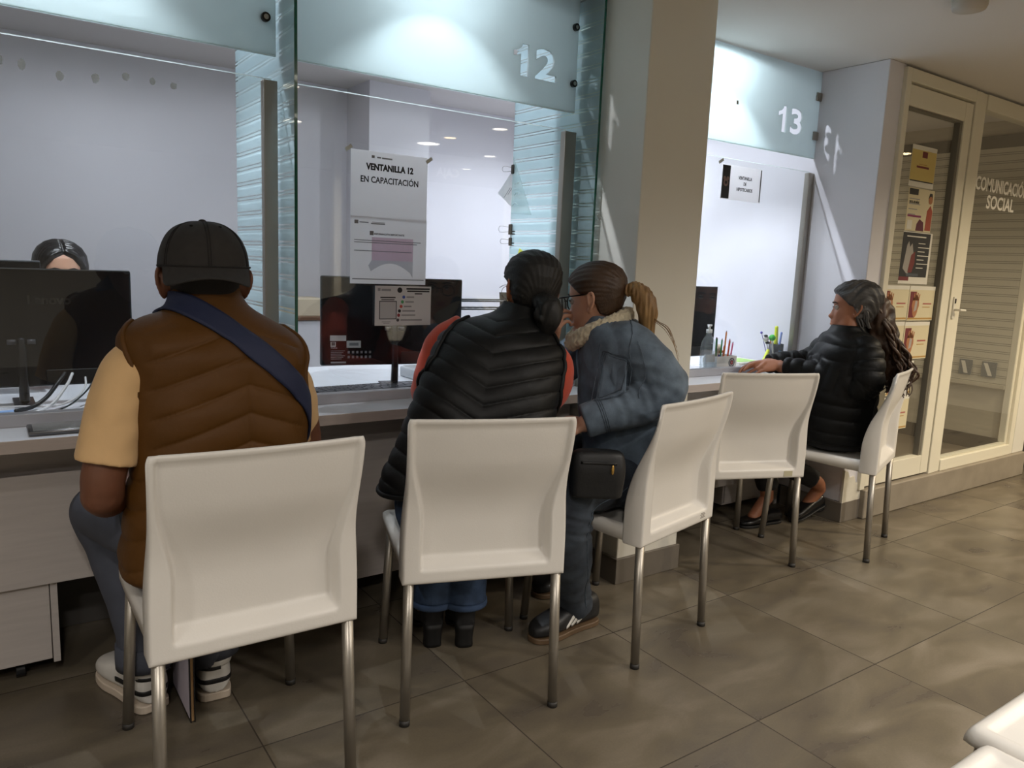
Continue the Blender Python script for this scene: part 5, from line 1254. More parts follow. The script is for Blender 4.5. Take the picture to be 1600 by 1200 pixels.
# ------------------------------------------------------------------ things at the windows
m_mon = mat('gloss_black_plastic', '17181C', .27, spec=.4); m_gm = mat('chrome', 'C8C8CC', .15, 1.0)
m_scr = mat('dark_screen', '0A0B0E', .15)
def monitor(c, yaw, label, stickers=False, brand=False, w_=.545, z0=.812, z1=1.167, base=.7575, neck_dx=0):
    t = empty('monitor', (c[0], c[1], base), yaw); setp(t, label, 'computer monitor', 'all-in-one computers on the desks')
    a, b = z0-base, z1-base; h = w_/2
    MB().box(-h, h, -.012, .012, a, b).obj('screen_housing', m_mon, t, bevel=.006)
    MB().box(-h+.004, h-.004, -.0125, -.0095, b-.003, b+.0005).obj('top_rim', mat('grey_rim', '6A6E74', .3), t)
    MB().box(-h+.01, h-.01, .0115, .0135, a+.03, b-.01).obj('screen', m_scr, t)
    MB().box(.03, .25, -.016, -.010, a+.005, a+.05).obj('port_panel', mat('port_black', '0B0B0C', .6), t, bevel=.002)
    n = neck_dx; nk = MB(); nk.tube([(n, -.03, .02), (n, -.034, .10), (n, -.020, a+.14)], [.014, .013, .012], 14, 4); nk.obj('neck', m_mon, t, True)
    for s_ in (-1, 1): MB().tube([(n+s_*.014, -.022, a+.138), (n+s_*.036, -.022, a+.138)], .0075, 14, cap=False).obj('hinge', mat('dull_chrome', '4A4A4E', .35, .5), t, True)
    MB().box(n-.028, n+.028, -.055, .10, 0, .006).obj('base', m_mon, t, bevel=.002)
    if brand: text('Lenovo', .038, (-.01, -.0128, b-.105), mat('embossed_black', '040405', .5), t, bold=.0012)
    if stickers:
        sw = mat('sticker_white', 'D4D6D8', .5)
        def st(name, u0, u1, v0, v1, m): return MB().box(-h+u0, -h+u1, -.0133, -.0121, b-v1, b-v0).obj(name, m, t)
        st('asset_label', .033, .092, .216, .236, sw); st('barcode_label', .094, .147, .236, .262, sw)
        st('barcode', .104, .138, .243, .254, mat('barcode_grey', '7D8086', .6)).location.y = -.0006
        s = st('logo_label', .035, .054, .240, .258, sw)
        for i in (0, 1):
            for j in (0, 1): MB().box(-h+.039+i*.006, -h+.0443+i*.006, -.0138, -.0131, b-.253+j*.006, b-.2477+j*.006).obj('logo_pane', m_ink, s)
        for k in range(6): st('spec_line', .036, .088-.006*(k % 3), .272+k*.006, .2742+k*.006, m_greyink)
        st('spec_bar', .036, .092, .313, .319, mat('sticker_grey', 'A4A7AB', .5))
        rs = random.Random(2)
        for k in range(12): st('approval_mark', .098+.016*(k % 6), .106+.016*(k % 6), .274+.018*(k//6), .283+.018*(k//6), m_greyink)
        text('Windows', .006, (-h+.036, -.0132, b-.264), m_paper, t)
    return t
monitor((-1.003, .912), 0, 'black computer monitor before the clerk, seen from behind, beside the man in the cap', brand=True, neck_dx=-.03)
monitor((.154, .832), math.atan2(-.097, .542), 'black computer monitor with white stickers on its back behind window 12', stickers=True, z0=.842, z1=1.170)
monitor((1.716, .845), 0, 'black computer monitor half hidden by the pillar at window 13')
t = empty('monitor', (-1.23, 1.12, .7575)); setp(t, 'second black screen whose bright top edge shows above the left monitor', 'computer monitor', 'all-in-one computers on the desks')
MB().box(-.27, .27, -.012, .012, .09, .425).obj('screen_housing', m_mon, t, bevel=.004); MB().box(-.268, .268, -.0125, .0125, .424, .429).obj('top_rim', mat('grey_rim', '6A6E74', .3), t, bevel=.001)
MB().tube([(0, .0, .02), (0, 0, .12)], .014, 12).obj('neck', m_mon, t, True); MB().box(-.09, .09, -.07, .08, 0, .006).obj('base', m_mon, t, bevel=.002)

def keyboard(loc, rz, label):
    t = empty('keyboard', loc, rz); setp(t, label, 'keyboard')
    MB().box(-.22, .22, -.066, .066, .0, .014).obj('case', m_blackp, t, bevel=.003)
    mk = mat('key_black', '25262A', .35)
    for r in range(5):
        n = (14, 14, 13, 12, 7)[r]; wd = .42/n
        for k in range(n):
            x = -.21+k*wd; MB().box(x+.0012, x+wd-.0012, .046-.023*r-.0095, .046-.023*r+.0095, .014, .020).obj('key', mk, t, bevel=.0015)
keyboard((.02, .752, .7575), math.radians(2), 'black keyboard lying behind the pane of window 12')
m_cabw = mat('white_cable', 'D8D8DA', .5); m_cabk = mat('black_cable', '141416', .5)
def cable(pts, r, m, label, group=None):
    setp(MB().tube(pts, r, 8, 6).obj('cable', m, None, True), label, 'cable', group)
G = 'cables behind the monitors'
cable([(-.925, .893, .850), (-.945, .86, .83), (-.98, .83, .79), (-1.02, .80, .768), (-1.06, .76, .767)], .006, m_cabk, 'thick black cable from the left monitor down to the desk', G)
cable([(-.905, .893, .848), (-.925, .85, .82), (-.97, .79, .775), (-1.02, .72, .766), (-1.05, .69, .765)], .0045, m_cabw, 'white cable running left from the left monitor to the desk edge', G)
cable([(-.87, .893, .835), (-.875, .86, .812), (-.905, .82, .785), (-.96, .80, .768), (-1.04, .84, .765), (-1.1, .86, .762)], .003, m_cabw, 'thin white looping cable under the left monitor', G)
cable([(-.96, .75, .762), (-.92, .78, .775), (-.87, .86, .80), (-.84, .893, .84)], .0025, m_cabk, 'thin black cable across the papers under the left monitor', G)
cable([(.262, .795, .868), (.268, .775, .84), (.255, .765, .80), (.235, .76, .765), (.16, .73, .762)], .004, m_cabw, 'white cable plugged into the stickered monitor', G)
cable([(.285, .79, .862), (.30, .76, .82), (.26, .73, .775), (.15, .70, .763), (.02, .69, .762)], .003, m_cabk, 'black cable hanging beside the white one behind window 12', G)
cable([(.34, .72, .762), (.30, .75, .79), (.25, .72, .785), (.20, .70, .763), (.12, .69, .761)], .0018, m_cabw, 'thin grey-white cable loop on the desk of window 12', G)
def sheet(name, c, sx, sy, rz, z, label, m=m_paper, group=None, cat='paper', t=.0008):
    o = MB().box(-sx/2, sx/2, -sy/2, sy/2, 0, t).obj(name, m); o.location = (c[0], c[1], z); o.rotation_euler = (0, 0, rz); return setp(o, label, cat, group)
GP = 'loose papers on the left desk'
sheet('paper_sheet', (-.88, .745), .16, .10, .3, .7575, 'white sheet on the desk under the left monitor', group=GP)
sheet('paper_sheet', (-.83, .80), .10, .12, -.5, .7585, 'grey-white folded sheet beneath the cables', mat('grey_paper', 'B4B4B2', .7), GP)
sheet('paper_sheet', (-.85, .70), .12, .05, .1, .7590, 'pale pink slip at the edge of the left desk', mat('pink_paper', 'D9B4B0', .7), GP)
sheet('paper_sheet', (-1.12, .76), .18, .12, .1, .7575, 'white sheet with blue printing left of the monitor foot', group=GP)
sheet('paper_sheet', (-1.13, .80), .14, .03, .1, .7590, 'blue-white strip left of the monitor foot', mat('blue_paper', '8FB0E0', .7), GP)
t = MB().tube([(-.80, .735, .768), (-.765, .765, .770), (-.735, .77, .768)], [.006, .010, .006], 10, 4).obj('highlighter', mat('lime_green', '7FB53C', .5), None, True); setp(t, 'lime green marker on the papers beside the man in the cap', 'marker')
t = MB().box(-1.046, -.76, .462, .565, .7525, .766).obj('tablet', mat('tablet_metal', '6E6E70', .25, .8), None, bevel=.004); setp(t, 'flat grey metal tablet case lying on the counter of window 11', 'tablet')
MB().box(-1.035, -.77, .468, .559, .7655, .7672).obj('screen', mat('tablet_glass', '8C8C8A', .12), t, bevel=.001)
# booth furniture seen through window 12
t = empty('wire_rack', (.88, 1.31, .7605)); setp(t, 'black wire rack on the desk right of the stickered monitor', 'rack')
for z in (.262, .30):
    for y in (-.07, .07): MB().tube([(-.19, y, z), (.16, y, z)], .004, 8).obj('rail', m_blackp, t, True)
for x in (-.19, .16):
    for y in (-.07, .07): MB().tube([(x, y, .004), (x, y, .30)], .004, 8).obj('post', m_blackp, t, True)
for k in range(9): MB().tube([(-.17+.04*k, -.07, .262), (-.17+.04*k, .07, .262)], .002, 6).obj('wire', m_blackp, t, True)
t = MB().lathe([(.030, 0), (.036, .07), (.038, .072), (.034, .072), (.029, .006)], (1.0, 1.31, 1.0275), 24).obj('pen_cup', m_blackp, None, True); setp(t, 'black cup on the wire rack beside the bun-haired woman', 'cup')
t = MB().box(.0, .78, 2.47, 2.845, 0, .87).obj('storage_cabinet', m_white, None, bevel=.003); setp(t, 'low white cabinet against the back wall of booth 12', 'cabinet')
MB().box(-.006, .786, 2.46, 2.847, .87, .89).obj('cabinet_top', mat('brown_edge', '6A4A34', .5), t, bevel=.002)
t = MB().box(.22, .56, 2.52, 2.78, .89, .99).obj('storage_box', mat('cream_card', 'CDBFA6', .7), None, bevel=.003); setp(t, 'cream cardboard box on the low cabinet behind window 12', 'box')
t = MB().box(.30, .44, .90, 1.06, .7575, .80).obj('paper_tray', mat('pale_grey_plastic', 'C9CCD0', .4), None, bevel=.006); setp(t, 'pale tray with papers behind the stickered monitor', 'tray')
MB().box(.31, .43, .91, 1.05, .80, .803).obj('paper_sheet', m_paper, t)

# notices taped to the panes
YS = YP-.0016
def notice(name, x0, x1, z0, z1, label, y=YS, m=m_paper, group=None):
    o = MB().box(x0, x1, y-.0004, y+.0004, z0, z1).obj(name, m); return setp(o, label, 'notice', group)
def mark(parent, x0, x1, z0, z1, m, y=YS, name='printed_line', d=.0006): return MB().box(x0, x1, y-d, y-.0004, z0, z1).obj(name, m, parent)
m_line = mat('fine_print', '8E8F95', .7)
a = notice('paper_notice', -.100, .186, 1.372, 1.592, 'upper white sheet on window 12 reading VENTANILLA 12 EN CAPACITACIÓN')
text('VENTANILLA 12', .0285, (.043, YS-.0007, 1.532), m_ink, a, bold=.0013, align='CENTER', sx=.86)
text('EN CAPACITACIÓN', .0285, (.043, YS-.0007, 1.490), m_ink, a, bold=.0005, align='CENTER', sx=.86)
mark(a, -.026, -.015, 1.570, 1.579, m_greyink, name='crest'); mark(a, -.006, .008, 1.571, 1.576, m_greyink, name='crest'); mark(a, .012, .050, 1.570, 1.575, m_line)
b = notice('paper_notice', -.100, .187, 1.152, 1.378, 'lower white sheet on window 12 with small grey print and a painted pink reflection', YS-.0012)
yb = YS-.0012
mark(b, -.086, -.072, 1.352, 1.364, m_greyink, yb, 'crest'); mark(b, -.068, -.035, 1.356, 1.359, m_line, yb); mark(b, -.026, .026, 1.353, 1.357, m_line, yb); mark(b, -.022, .026, 1.359, 1.3605, m_line, yb)
mark(b, -.030, -.016, 1.316, 1.330, m_greyink, yb, 'megaphone_mark'); text('INFORMACIÓN IMPORTANTE', .0085, (.043, yb-.0007, 1.318), m_greyink, b, bold=.0003, align='CENTER')
for z, x1 in ((1.297, .165), (1.290, .15), (1.262, .13)): mark(b, -.086, x1, z, z+.0024, m_line, yb)
mark(b, -.022, .135, 1.232, 1.310, glass_mat('pink_reflection_tint', (.90, .80, .84), .2), yb, 'painted_reflection', .0005)  # reflection painted onto the sheet as a pink tint
arc = [(-.034+.0, 1.214), (-.022, 1.232), (.135, 1.232), (.135, 1.176)]+[(.125-.15*t_, 1.178+.045*math.sin(math.pi*(.1+.78*t_))) for t_ in np.linspace(0, 1, 12)]
MB().prism(arc, ((0, yb-.00042, 0), (1, 0, 0), (0, 0, 1)), .0001).obj('grey_arc', glass_mat('grey_reflection_tint', (.88, .88, .89), .2), b)  # grey part of the same reflection, painted as an arc
mark(b, -.092, .180, 1.1665, 1.1695, m_line, yb)
for x, z in ((-.108, 1.594), (.192, 1.585)): MB().obox((x, YS-.001, z), (.8, 0, .6), (0, 1, 0), (-.6, 0, .8), .014, .0003, .006).obj('tape', m_tape, a)
c = notice('paper_notice', -.008, .211, 1.008, 1.146, 'small grey-white contact sheet under the two notices on window 12', YS-.0024, mat('glossy_paper', 'C9C9CC', .3)); yc = YS-.0024
MB().box(.008, .075, yc-.0006, yc-.0004, 1.030, 1.094).obj('blank_square', mat('code_frame', '3A3A3E', .6), c); MB().box(.011, .072, yc-.0008, yc-.0005, 1.033, 1.091).obj('blank_field', mat('code_field', 'B4B4B7', .6), c)
mark(c, .012, .070, 1.104, 1.108, m_ink, yc); mark(c, .016, .066, 1.097, 1.100, m_ink, yc); mark(c, .018, .052, 1.020, 1.022, m_greyink, yc); mark(c, .024, .048, 1.015, 1.017, m_greyink, yc)
mark(c, .002, .012, 1.128, 1.138, m_greyink, yc, 'crest'); mark(c, .016, .052, 1.128, 1.136, m_line, yc)
def disc(x, z, r, y, m, parent, name, t=.0003): return MB().prism([(r*math.cos(a_), r*math.sin(a_)) for a_ in np.arange(28)/28*2*math.pi], ((x, y, z), (1, 0, 0), (0, 0, 1)), t).obj(name, m, parent)
disc(.086, 1.132, .0095, yc-.0005, m_ink, c, 'round_seal')
mark(c, .112, .206, 1.134, 1.140, m_ink, yc); mark(c, .115, .204, 1.126, 1.131, m_ink, yc); mark(c, .145, .175, 1.118, 1.122, m_ink, yc)
for k, (x, z, hx) in enumerate(((.102, 1.108, '3B56A8'), (.097, 1.091, '4B9A62'), (.092, 1.075, 'C0564A'), (.086, 1.059, '1A1A1C'), (.083, 1.044, '8E2F35'), (.080, 1.027, '4A4A4E'))):
    disc(x, z, .0058, yc-.0005, mat('icon_'+hx, hx, .5), c, 'round_icon'); mark(c, x+.011, x+.011+(.030, .034, .030, .05, .055, .085)[k], z-.0025, z+.0025, m_greyink, yc)
# sign of window 13
d = notice('paper_notice', 1.727, 2.018, 1.580, 1.738, 'white sign on window 13 reading VENTANILLA DE HIPOTECARIOS')
mark(d, 1.731, 1.786, 1.584, 1.734, mat('charcoal_print', '2E3134', .6), name='dark_strip', d=.0005)
mc = mat('crest_pink', '8A7570', .6)
disc(1.759, 1.655, .017, YS-.0008, mc, d, 'crest'); disc(1.748, 1.675, .009, YS-.0008, mc, d, 'crest'); disc(1.770, 1.675, .009, YS-.0008, mc, d, 'crest'); disc(1.759, 1.656, .008, YS-.0010, mat('charcoal_print', '2E3134', .6), d, 'crest_field')
for s_, z in (('VENTANILLA', 1.678), ('DE', 1.652), ('HIPOTECARIOS', 1.625)): text(s_, .0215, (1.896, YS-.0007, z), m_ink, d, bold=.0004, align='CENTER', sx=.78)
mark(d, 2.008, 2.016, 1.584, 1.734, mat('grey_fringe', '77777B', .6), name='patterned_edge', d=.0005)
MB().obox((1.715, YS-.001, 1.748), (.85, 0, .5), (0, 1, 0), (-.5, 0, .85), .018, .0003, .007).obj('tape', m_tape, d)

# clipped papers on the right-hand fin
YF = 1.0985
p_ = MB(); p_.prism([(.868, 1.662), (.786, 1.546), (.896, 1.468), (.978, 1.584)], ((0, YF, 0), (1, 0, 0), (0, 0, 1)), .0006); t = p_.obj('hanging_paper', m_paper); setp(t, 'white paper hanging crooked from the upper clip on the glass fin', 'paper')
for k in range(4): MB().obox((.835+.018*k-.02*(k > 2), YF-.0008, 1.552+.012*k), (.57, 0, .82), (0, 1, 0), (-.82, 0, .57), .028-.004*k, .0002, .0012).obj('printed_line', m_line, t)
m_film = glass_mat('clear_sleeve', (.94, .97, .97), 1.0, .30, 'E8F4F4')
t = MB().prism([(1.088, 1.712), (1.088, 1.462), (.935, 1.452)], ((.8555, 0, 0), (0, 1, 0), (0, 0, 1)), -.0012).obj('plastic_sleeve', m_film); setp(t, 'clear plastic sleeve curling on the glass fin by the clips', 'plastic sleeve')
for k in range(5): MB().tube([(.8540, 1.08-.012*k, 1.50+.045*k-.004), (.853, 1.06-.010*k, 1.508+.045*k), (.8540, 1.035-.004*k, 1.498+.045*k)], .0012, 6, 4).obj('crease', mat('sleeve_crease', 'DDECEC', .2), t, True)
def clip(z, s, label):
    t = MB().prism([(-.020*s, -.008*s), (.020*s, -.008*s), (.004*s, .016*s), (-.004*s, .016*s)], ((.862, 1.082, z), (0, 0, 1), (0, -1, 0)), 0.001).obj('binder_clip', m_blackp)
    bpy.data.objects.remove(t)
    t = MB().box(.862-.010*s, .862+.010*s, 1.078, 1.099, z-.018*s, z+.018*s).obj('binder_clip', m_blackp, None, bevel=.003); setp(t, label, 'binder clip', 'binder clips on the glass fin')
    for sx in (-1, 1): MB().tube([(.862+sx*.011*s, 1.096, z-.008*s), (.862+sx*.016*s-.02*s*(sx < 0), 1.118, z-.010*s), (.862+sx*.016*s-.02*s*(sx < 0), 1.118, z+.010*s), (.862+sx*.011*s, 1.096, z+.008*s)], .0011, 6, 2).obj('wire_arm', m_steel, t, True)
clip(1.655, 1.1, 'upper black binder clip holding the crooked paper'); clip(1.392, 1.3, 'larger black binder clip above the bun-haired woman'); clip(1.338, 1.0, 'lowest black binder clip, just over the yellow note')
t = MB().prism([(-.03, -.03), (.03, -.03), (.03, .03), (-.03, .03)], ((.8565, 1.0, 1.27), (0, .9, .43), (0, -.43, .9)), -.0006).obj('sticky_note', mat('yellow_note', 'E6E85C', .7)); setp(t, 'yellow sticky note peeking above the dark-haired head', 'sticky note')

# things on the desk of window 13
m_pet = glass_mat('clear_bottle', (.93, .96, .97), 1.0, .10, 'E6EEF2')
bx, by, bz = 1.790, .700, .7575
t = MB().lathe([(.030, 0), (.036, .006), (.037, .05), (.036, .11), (.032, .145), (.020, .168), (.013, .176), (.013, .19)], (bx, by, bz), 28).obj('sanitizer_bottle', m_pet, None, True); setp(t, 'clear pump bottle of hand gel on the desk of window 13', 'bottle')
MB().lathe([(.031, 0), (.0325, .05), (.0315, .095)], (bx, by, bz+.006), 24).obj('gel', glass_mat('gel', (.95, .97, .98), .6, .12, 'EEF4F6'), t, True)
mp = MB().lathe([(.015, 0), (.015, .018), (.006, .02), (.005, .032), (.012, .034), (.012, .042)], (bx, by, bz+.188), 18); mp.tube([(bx, by, bz+.225), (bx-.022, by-.014, bz+.227), (bx-.030, by-.019, bz+.219)], .0045, 8, 3); mp.obj('pump', mat('white_plastic', 'E4E6E8', .35), t, True)
lb = MB(); n = 16
V = [(bx+.0378*math.cos(a_), by+.0378*math.sin(a_), z) for z in (bz+.05, bz+.085) for a_ in np.linspace(-2.6, -1.0, n)]
lb.add(V, [(i, i+1, n+i+1, n+i) for i in range(n-1)]); lb.obj('label_print', mat('pale_label', 'AEB6BC', .5), t, True)
t = empty('desk_organizer', (1.888, .70, .7575)); setp(t, 'white desk organizer with a round football badge at window 13', 'organizer')
m_org = mat('white_plastic', 'E4E6E8', .35); W_, D_, H_ = .073, .042, .076
for nm, bx_ in (('front_panel', (-W_, W_, -D_, -D_+.003, 0, H_)), ('back_panel', (-W_, W_, D_-.003, D_, 0, H_)), ('side_panel', (-W_, -W_+.003, -D_+.003, D_-.003, 0, H_)), ('side_panel', (W_-.003, W_, -D_+.003, D_-.003, 0, H_)), ('bottom', (-W_+.003, W_-.003, -D_+.003, D_-.003, 0, .003))):
    MB().box(*bx_).obj(nm, m_org, t)
nav = mat('badge_navy', '27304F', .5); red = mat('badge_red', 'B8343A', .5)
for r_, m_, y_ in ((.0225, nav, -.0004), (.0175, m_paper, -.0007), (.0115, nav, -.0010)): disc(.036, .044, r_, -D_+y_, m_, t, 'badge')
MB().box(.0285, .0435, -D_-.0016, -D_-.0011, .0365, .0515).obj('badge_square', red, t); MB().box(.0345, .0375, -D_-.002, -D_-.0015, .0385, .0495).box(.0305, .0415, -D_-.002, -D_-.0015, .0425, .0455).obj('badge_cross', m_paper, t)
GPN = 'pens in the white organizer'
for x, y, z, hx, tx, lb in ((1.862, .702, .915, '2F7D4A', -.012, 'dark green pen at the left end of the organizer'), (1.872, .715, .912, '1F2226', -.002, 'black pen beside the green one in the organizer'), (1.884, .70, .908, '2E8F5A', .006, 'bright green pen in the organizer'),
                      (1.912, .705, .945, 'E08A3C', .012, 'orange pencil, tallest in the organizer'), (1.900, .695, .875, 'C86A3E', .004, 'short orange-brown crayon in the organizer'), (1.930, .70, .905, 'D9653F', .018, 'coral pen leaning right in the organizer'), (1.938, .708, .900, '2A2230', .022, 'black pen leaning right in the organizer'), (1.945, .698, .890, 'E07AA0', .026, 'pink pen at the right end of the organizer')):
    o = MB().tube([(x, y, .765), (x+tx*.7, y, (z+.765)/2), (x+tx, y, z)], [.0035, .004, .0038], 10).obj('pen', mat('pen_'+hx, hx, .4), None, True); setp(o, lb, 'pen', GPN)
    MB().tube([(x+tx, y, z+.001), (x+tx*1.08, y, z+.008)], [.0034, .0015], 8).obj('pen_tip', mat('pen_end', '8C6A7A', .5), o, True)
o = MB().prism([(-.018, 0), (.018, 0), (.018, .06), (-.018, .075)], ((1.868, .684, .765), (1, 0, 0), (0, 0, 1)), .004).obj('eraser', mat('royal_blue', '2A3C8C', .5)); setp(o, 'royal blue card standing in the left of the organizer', 'card')
o = MB().add(*ell((1.900, .725, .862), (.019, .017, .024))).obj('figurine', mat('cream_clay', 'E3D3C0', .6), None, True); setp(o, 'small cream and orange figurine among the pens of the organizer', 'figurine')
MB().tube([(1.900, .725, .765), (1.900, .725, .85)], .006, 10).obj('stick', mat('cream_clay', 'E3D3C0', .6), o, True); MB().add(*ell((1.903, .712, .850), (.013, .008, .009))).obj('sash', mat('pen_C86A3E', 'C86A3E', .4), o, True)
cx, cy = 2.345, .712
t = MB().lathe([(.036, 0), (.038, .002), (.038, .120), (.0365, .120), (.0355, .006)], (cx, cy, .7575), 28).obj('pen_cup', mat('dark_mesh', '222429', .5), None, True); setp(t, 'black pen cup with a blue sticker behind the hands of the long-haired woman', 'cup')
MB().box(cx-.028, cx-.008, cy-.0395, cy-.0365, .815, .845).obj('sticker', mat('sky_blue', '3F9AC4', .5), t, bevel=.002)
GC = 'pens in the black cup'
def pen(x, y, z0, x1, z1, r_, hx, lb, cat='pen', nm='pen'):
    o = MB().tube([(x, y, z0), ((x+x1)/2, y, (z0+z1)/2), (x1, y, z1)], [r_*.9, r_, r_*.85], 10).obj(nm, mat('pen_'+hx, hx, .35), None, True); setp(o, lb, cat, GC); return o
pen(2.335, .705, .765, 2.325, .965, .0105, 'E2EE2A', 'upright yellow highlighter standing in the black cup', 'highlighter', 'highlighter')
pen(2.362, .715, .765, 2.385, .935, .006, '7E92D8', 'pale blue pen at the right of the black cup'); pen(2.332, .725, .765, 2.310, .905, .005, 'B9784A', 'brown pencil in the black cup')
o = pen(2.322, .70, .765, 2.292, .90, .004, 'D8D4CE', 'white stick with a green ball in the black cup'); MB().add(*ell((2.288, .70, .912), (.017,)*3)).obj('green_ball', mat('leaf_green', '33B83C', .5), o, True)
o = pen(2.318, .715, .765, 2.262, .89, .0035, 'CFCBD6', 'white pen topped with a plush black-and-white charm'); MB().add(*ell((2.256, .715, .905), (.017, .015, .016))).obj('charm', mat('charm_white', 'E8E4E2', .7), o, True); MB().add(*ell((2.250, .712, .922), (.011, .01, .006))).obj('charm_cap', m_ink, o, True); MB().add(*ell((2.270, .712, .885), (.013, .012, .008))).obj('charm_body', m_ink, o, True)
o = pen(2.312, .722, .765, 2.226, .935, .002, '8A7FD0', 'thin violet flower stick leaning left out of the black cup'); MB().add(*ell((2.224, .722, .938), (.008, .006, .007))).obj('blossom', mat('violet', '6A5AC8', .6), o, True)
o = MB().tube([(2.19, .69, .764), (2.225, .69, .80), (2.252, .692, .845)], [.0095, .010, .0085], 10, 3).obj('highlighter', mat('pen_E2EE2A', 'E2EE2A', .35), None, True); setp(o, 'yellow highlighter lying aslant against the left of the black cup', 'highlighter')
o = MB().box(2.06, 2.28, .72, .96, .7575, .785).obj('paper_stack', mat('paper_stack', 'D8D6CF', .8, var=.06, vscale=40, stretch=(1, 1, 30)), None, bevel=.001); setp(o, 'stack of papers with a green sheet on top at window 13', 'paper stack')
MB().box(2.09, 2.24, .735, .86, .7852, .7865).obj('green_sheet', mat('light_green_paper', 'A8CF7A', .7), o)
sheet('paper_slip', (1.90, .515), .15, .11, .25, .7523, 'white slip with pink print under the long-haired woman\'s hands', cat='paper'); sl_ = bpy.context.scene.collection.objects[-1]
# posters on the office door
YQ = YD+.0262
m_yel = mat('poster_yellow', 'C9B46E', .6); m_mar = mat('poster_maroon', '6E2A30', .6); m_crm = mat('poster_cream', 'D2C8A8', .6); m_blk = mat('poster_black', '26282C', .5); m_wht = mat('poster_white', 'DAD7CC', .6)
m_skp = mat('poster_skin', 'A8714E', .6); m_gol = mat('poster_gold', 'B08A4A', .6)
def poster(x0, x1, z0, z1, label, m, group=None): return setp(MB().box(x0, x1, YQ-.0008, YQ, z0, z1).obj('poster', m), label, 'poster', group)
def pm(p, x0, x1, z0, z1, m, name='print', k=1): return MB().box(x0, x1, YQ-.0008-.0004*k, YQ-.0006, z0, z1).obj(name, m, p)
def poly(p, pts, m, name, k=2): return MB().prism(pts, ((0, YQ-.0007-.0004*k, 0), (1, 0, 0), (0, 0, 1)), -.0003).obj(name, m, p)
p = poster(2.742, 2.985, 1.712, 1.915, 'white and yellow sheet, topmost on the office door', m_wht); pm(p, 2.744, 2.983, 1.742, 1.893, m_yel, 'yellow_field'); pm(p, 2.845, 2.895, 1.858, 1.888, m_mar, 'maroon_seal', 2); pm(p, 2.80, 2.92, 1.806, 1.816, m_mar, 'heading', 2); pm(p, 2.82, 2.90, 1.822, 1.826, m_gol, 'line', 2); pm(p, 2.748, 2.975, 1.738, 1.744, m_blk, 'base_rule', 2)
p = poster(2.756, 3.012, 1.492, 1.706, 'cream poster with a person in red, second on the office door', m_crm); pm(p, 2.762, 2.85, 1.672, 1.702, m_blk, 'header'); text('DE 55 a 59 AÑOS', .017, (2.770, YQ-.0014, 1.630), m_blk, p, bold=.0005, sx=.75)
for k, wd in enumerate((.10, .11, .085, .07)): pm(p, 2.77, 2.77+wd, 1.650-.0135*k*(1 if k == 0 else 1.9), 1.654-.0135*k*(1 if k == 0 else 1.9), m_greyink, 'line')
pm(p, 2.768, 2.90, 1.562, 1.572, mat('poster_magenta', '86305E', .6), 'magenta_bar', 2); pm(p, 2.772, 2.82, 1.50, 1.545, m_wht, 'document', 2)
poly(p, [(2.95, 1.50), (3.008, 1.50), (3.008, 1.60), (2.985, 1.63), (2.955, 1.60)], mat('poster_red', 'A04A38', .6), 'red_dress'); disc(2.978, 1.655, .020, YQ-.0018, m_skp, p, 'face'); poly(p, [(2.955, 1.66), (2.965, 1.69), (2.99, 1.69), (3.0, 1.66), (2.98, 1.675)], m_blk, 'hair', 3); poly(p, [(2.86, 1.495), (2.94, 1.495), (2.93, 1.54), (2.89, 1.555), (2.865, 1.53)], mat('poster_plum', '5A2438', .6), 'plum_shape')
p = poster(2.752, 3.045, 1.222, 1.488, 'black poster with a white sculpture, third on the office door', m_wht); pm(p, 2.752, 3.025, 1.258, 1.484, m_blk, 'black_field'); pm(p, 2.752, 2.85, 1.238, 1.258, m_mar, 'maroon_strip'); pm(p, 2.79, 2.98, 1.462, 1.468, m_wht, 'heading', 2)
poly(p, [(2.78, 1.30), (2.80, 1.42), (2.815, 1.44), (2.83, 1.41), (2.85, 1.43), (2.87, 1.38), (2.86, 1.30), (2.83, 1.27)], mat('poster_grey', '9A9690', .6), 'sculpture'); poly(p, [(2.83, 1.28), (2.85, 1.37), (2.885, 1.39), (2.89, 1.33), (2.87, 1.28)], mat('poster_red2', '6E2C2C', .6), 'red_cloth', 3)
for k in range(7): pm(p, 2.91, 2.93+.05*(1+k % 2), 1.43-.021*k, 1.434-.021*k, m_wht, 'line', 2)
pm(p, 2.82, 2.94, 1.262, 1.276, mat('poster_slate', '4A5058', .6), 'footer', 2)
GH = 'hand posters on the office door'
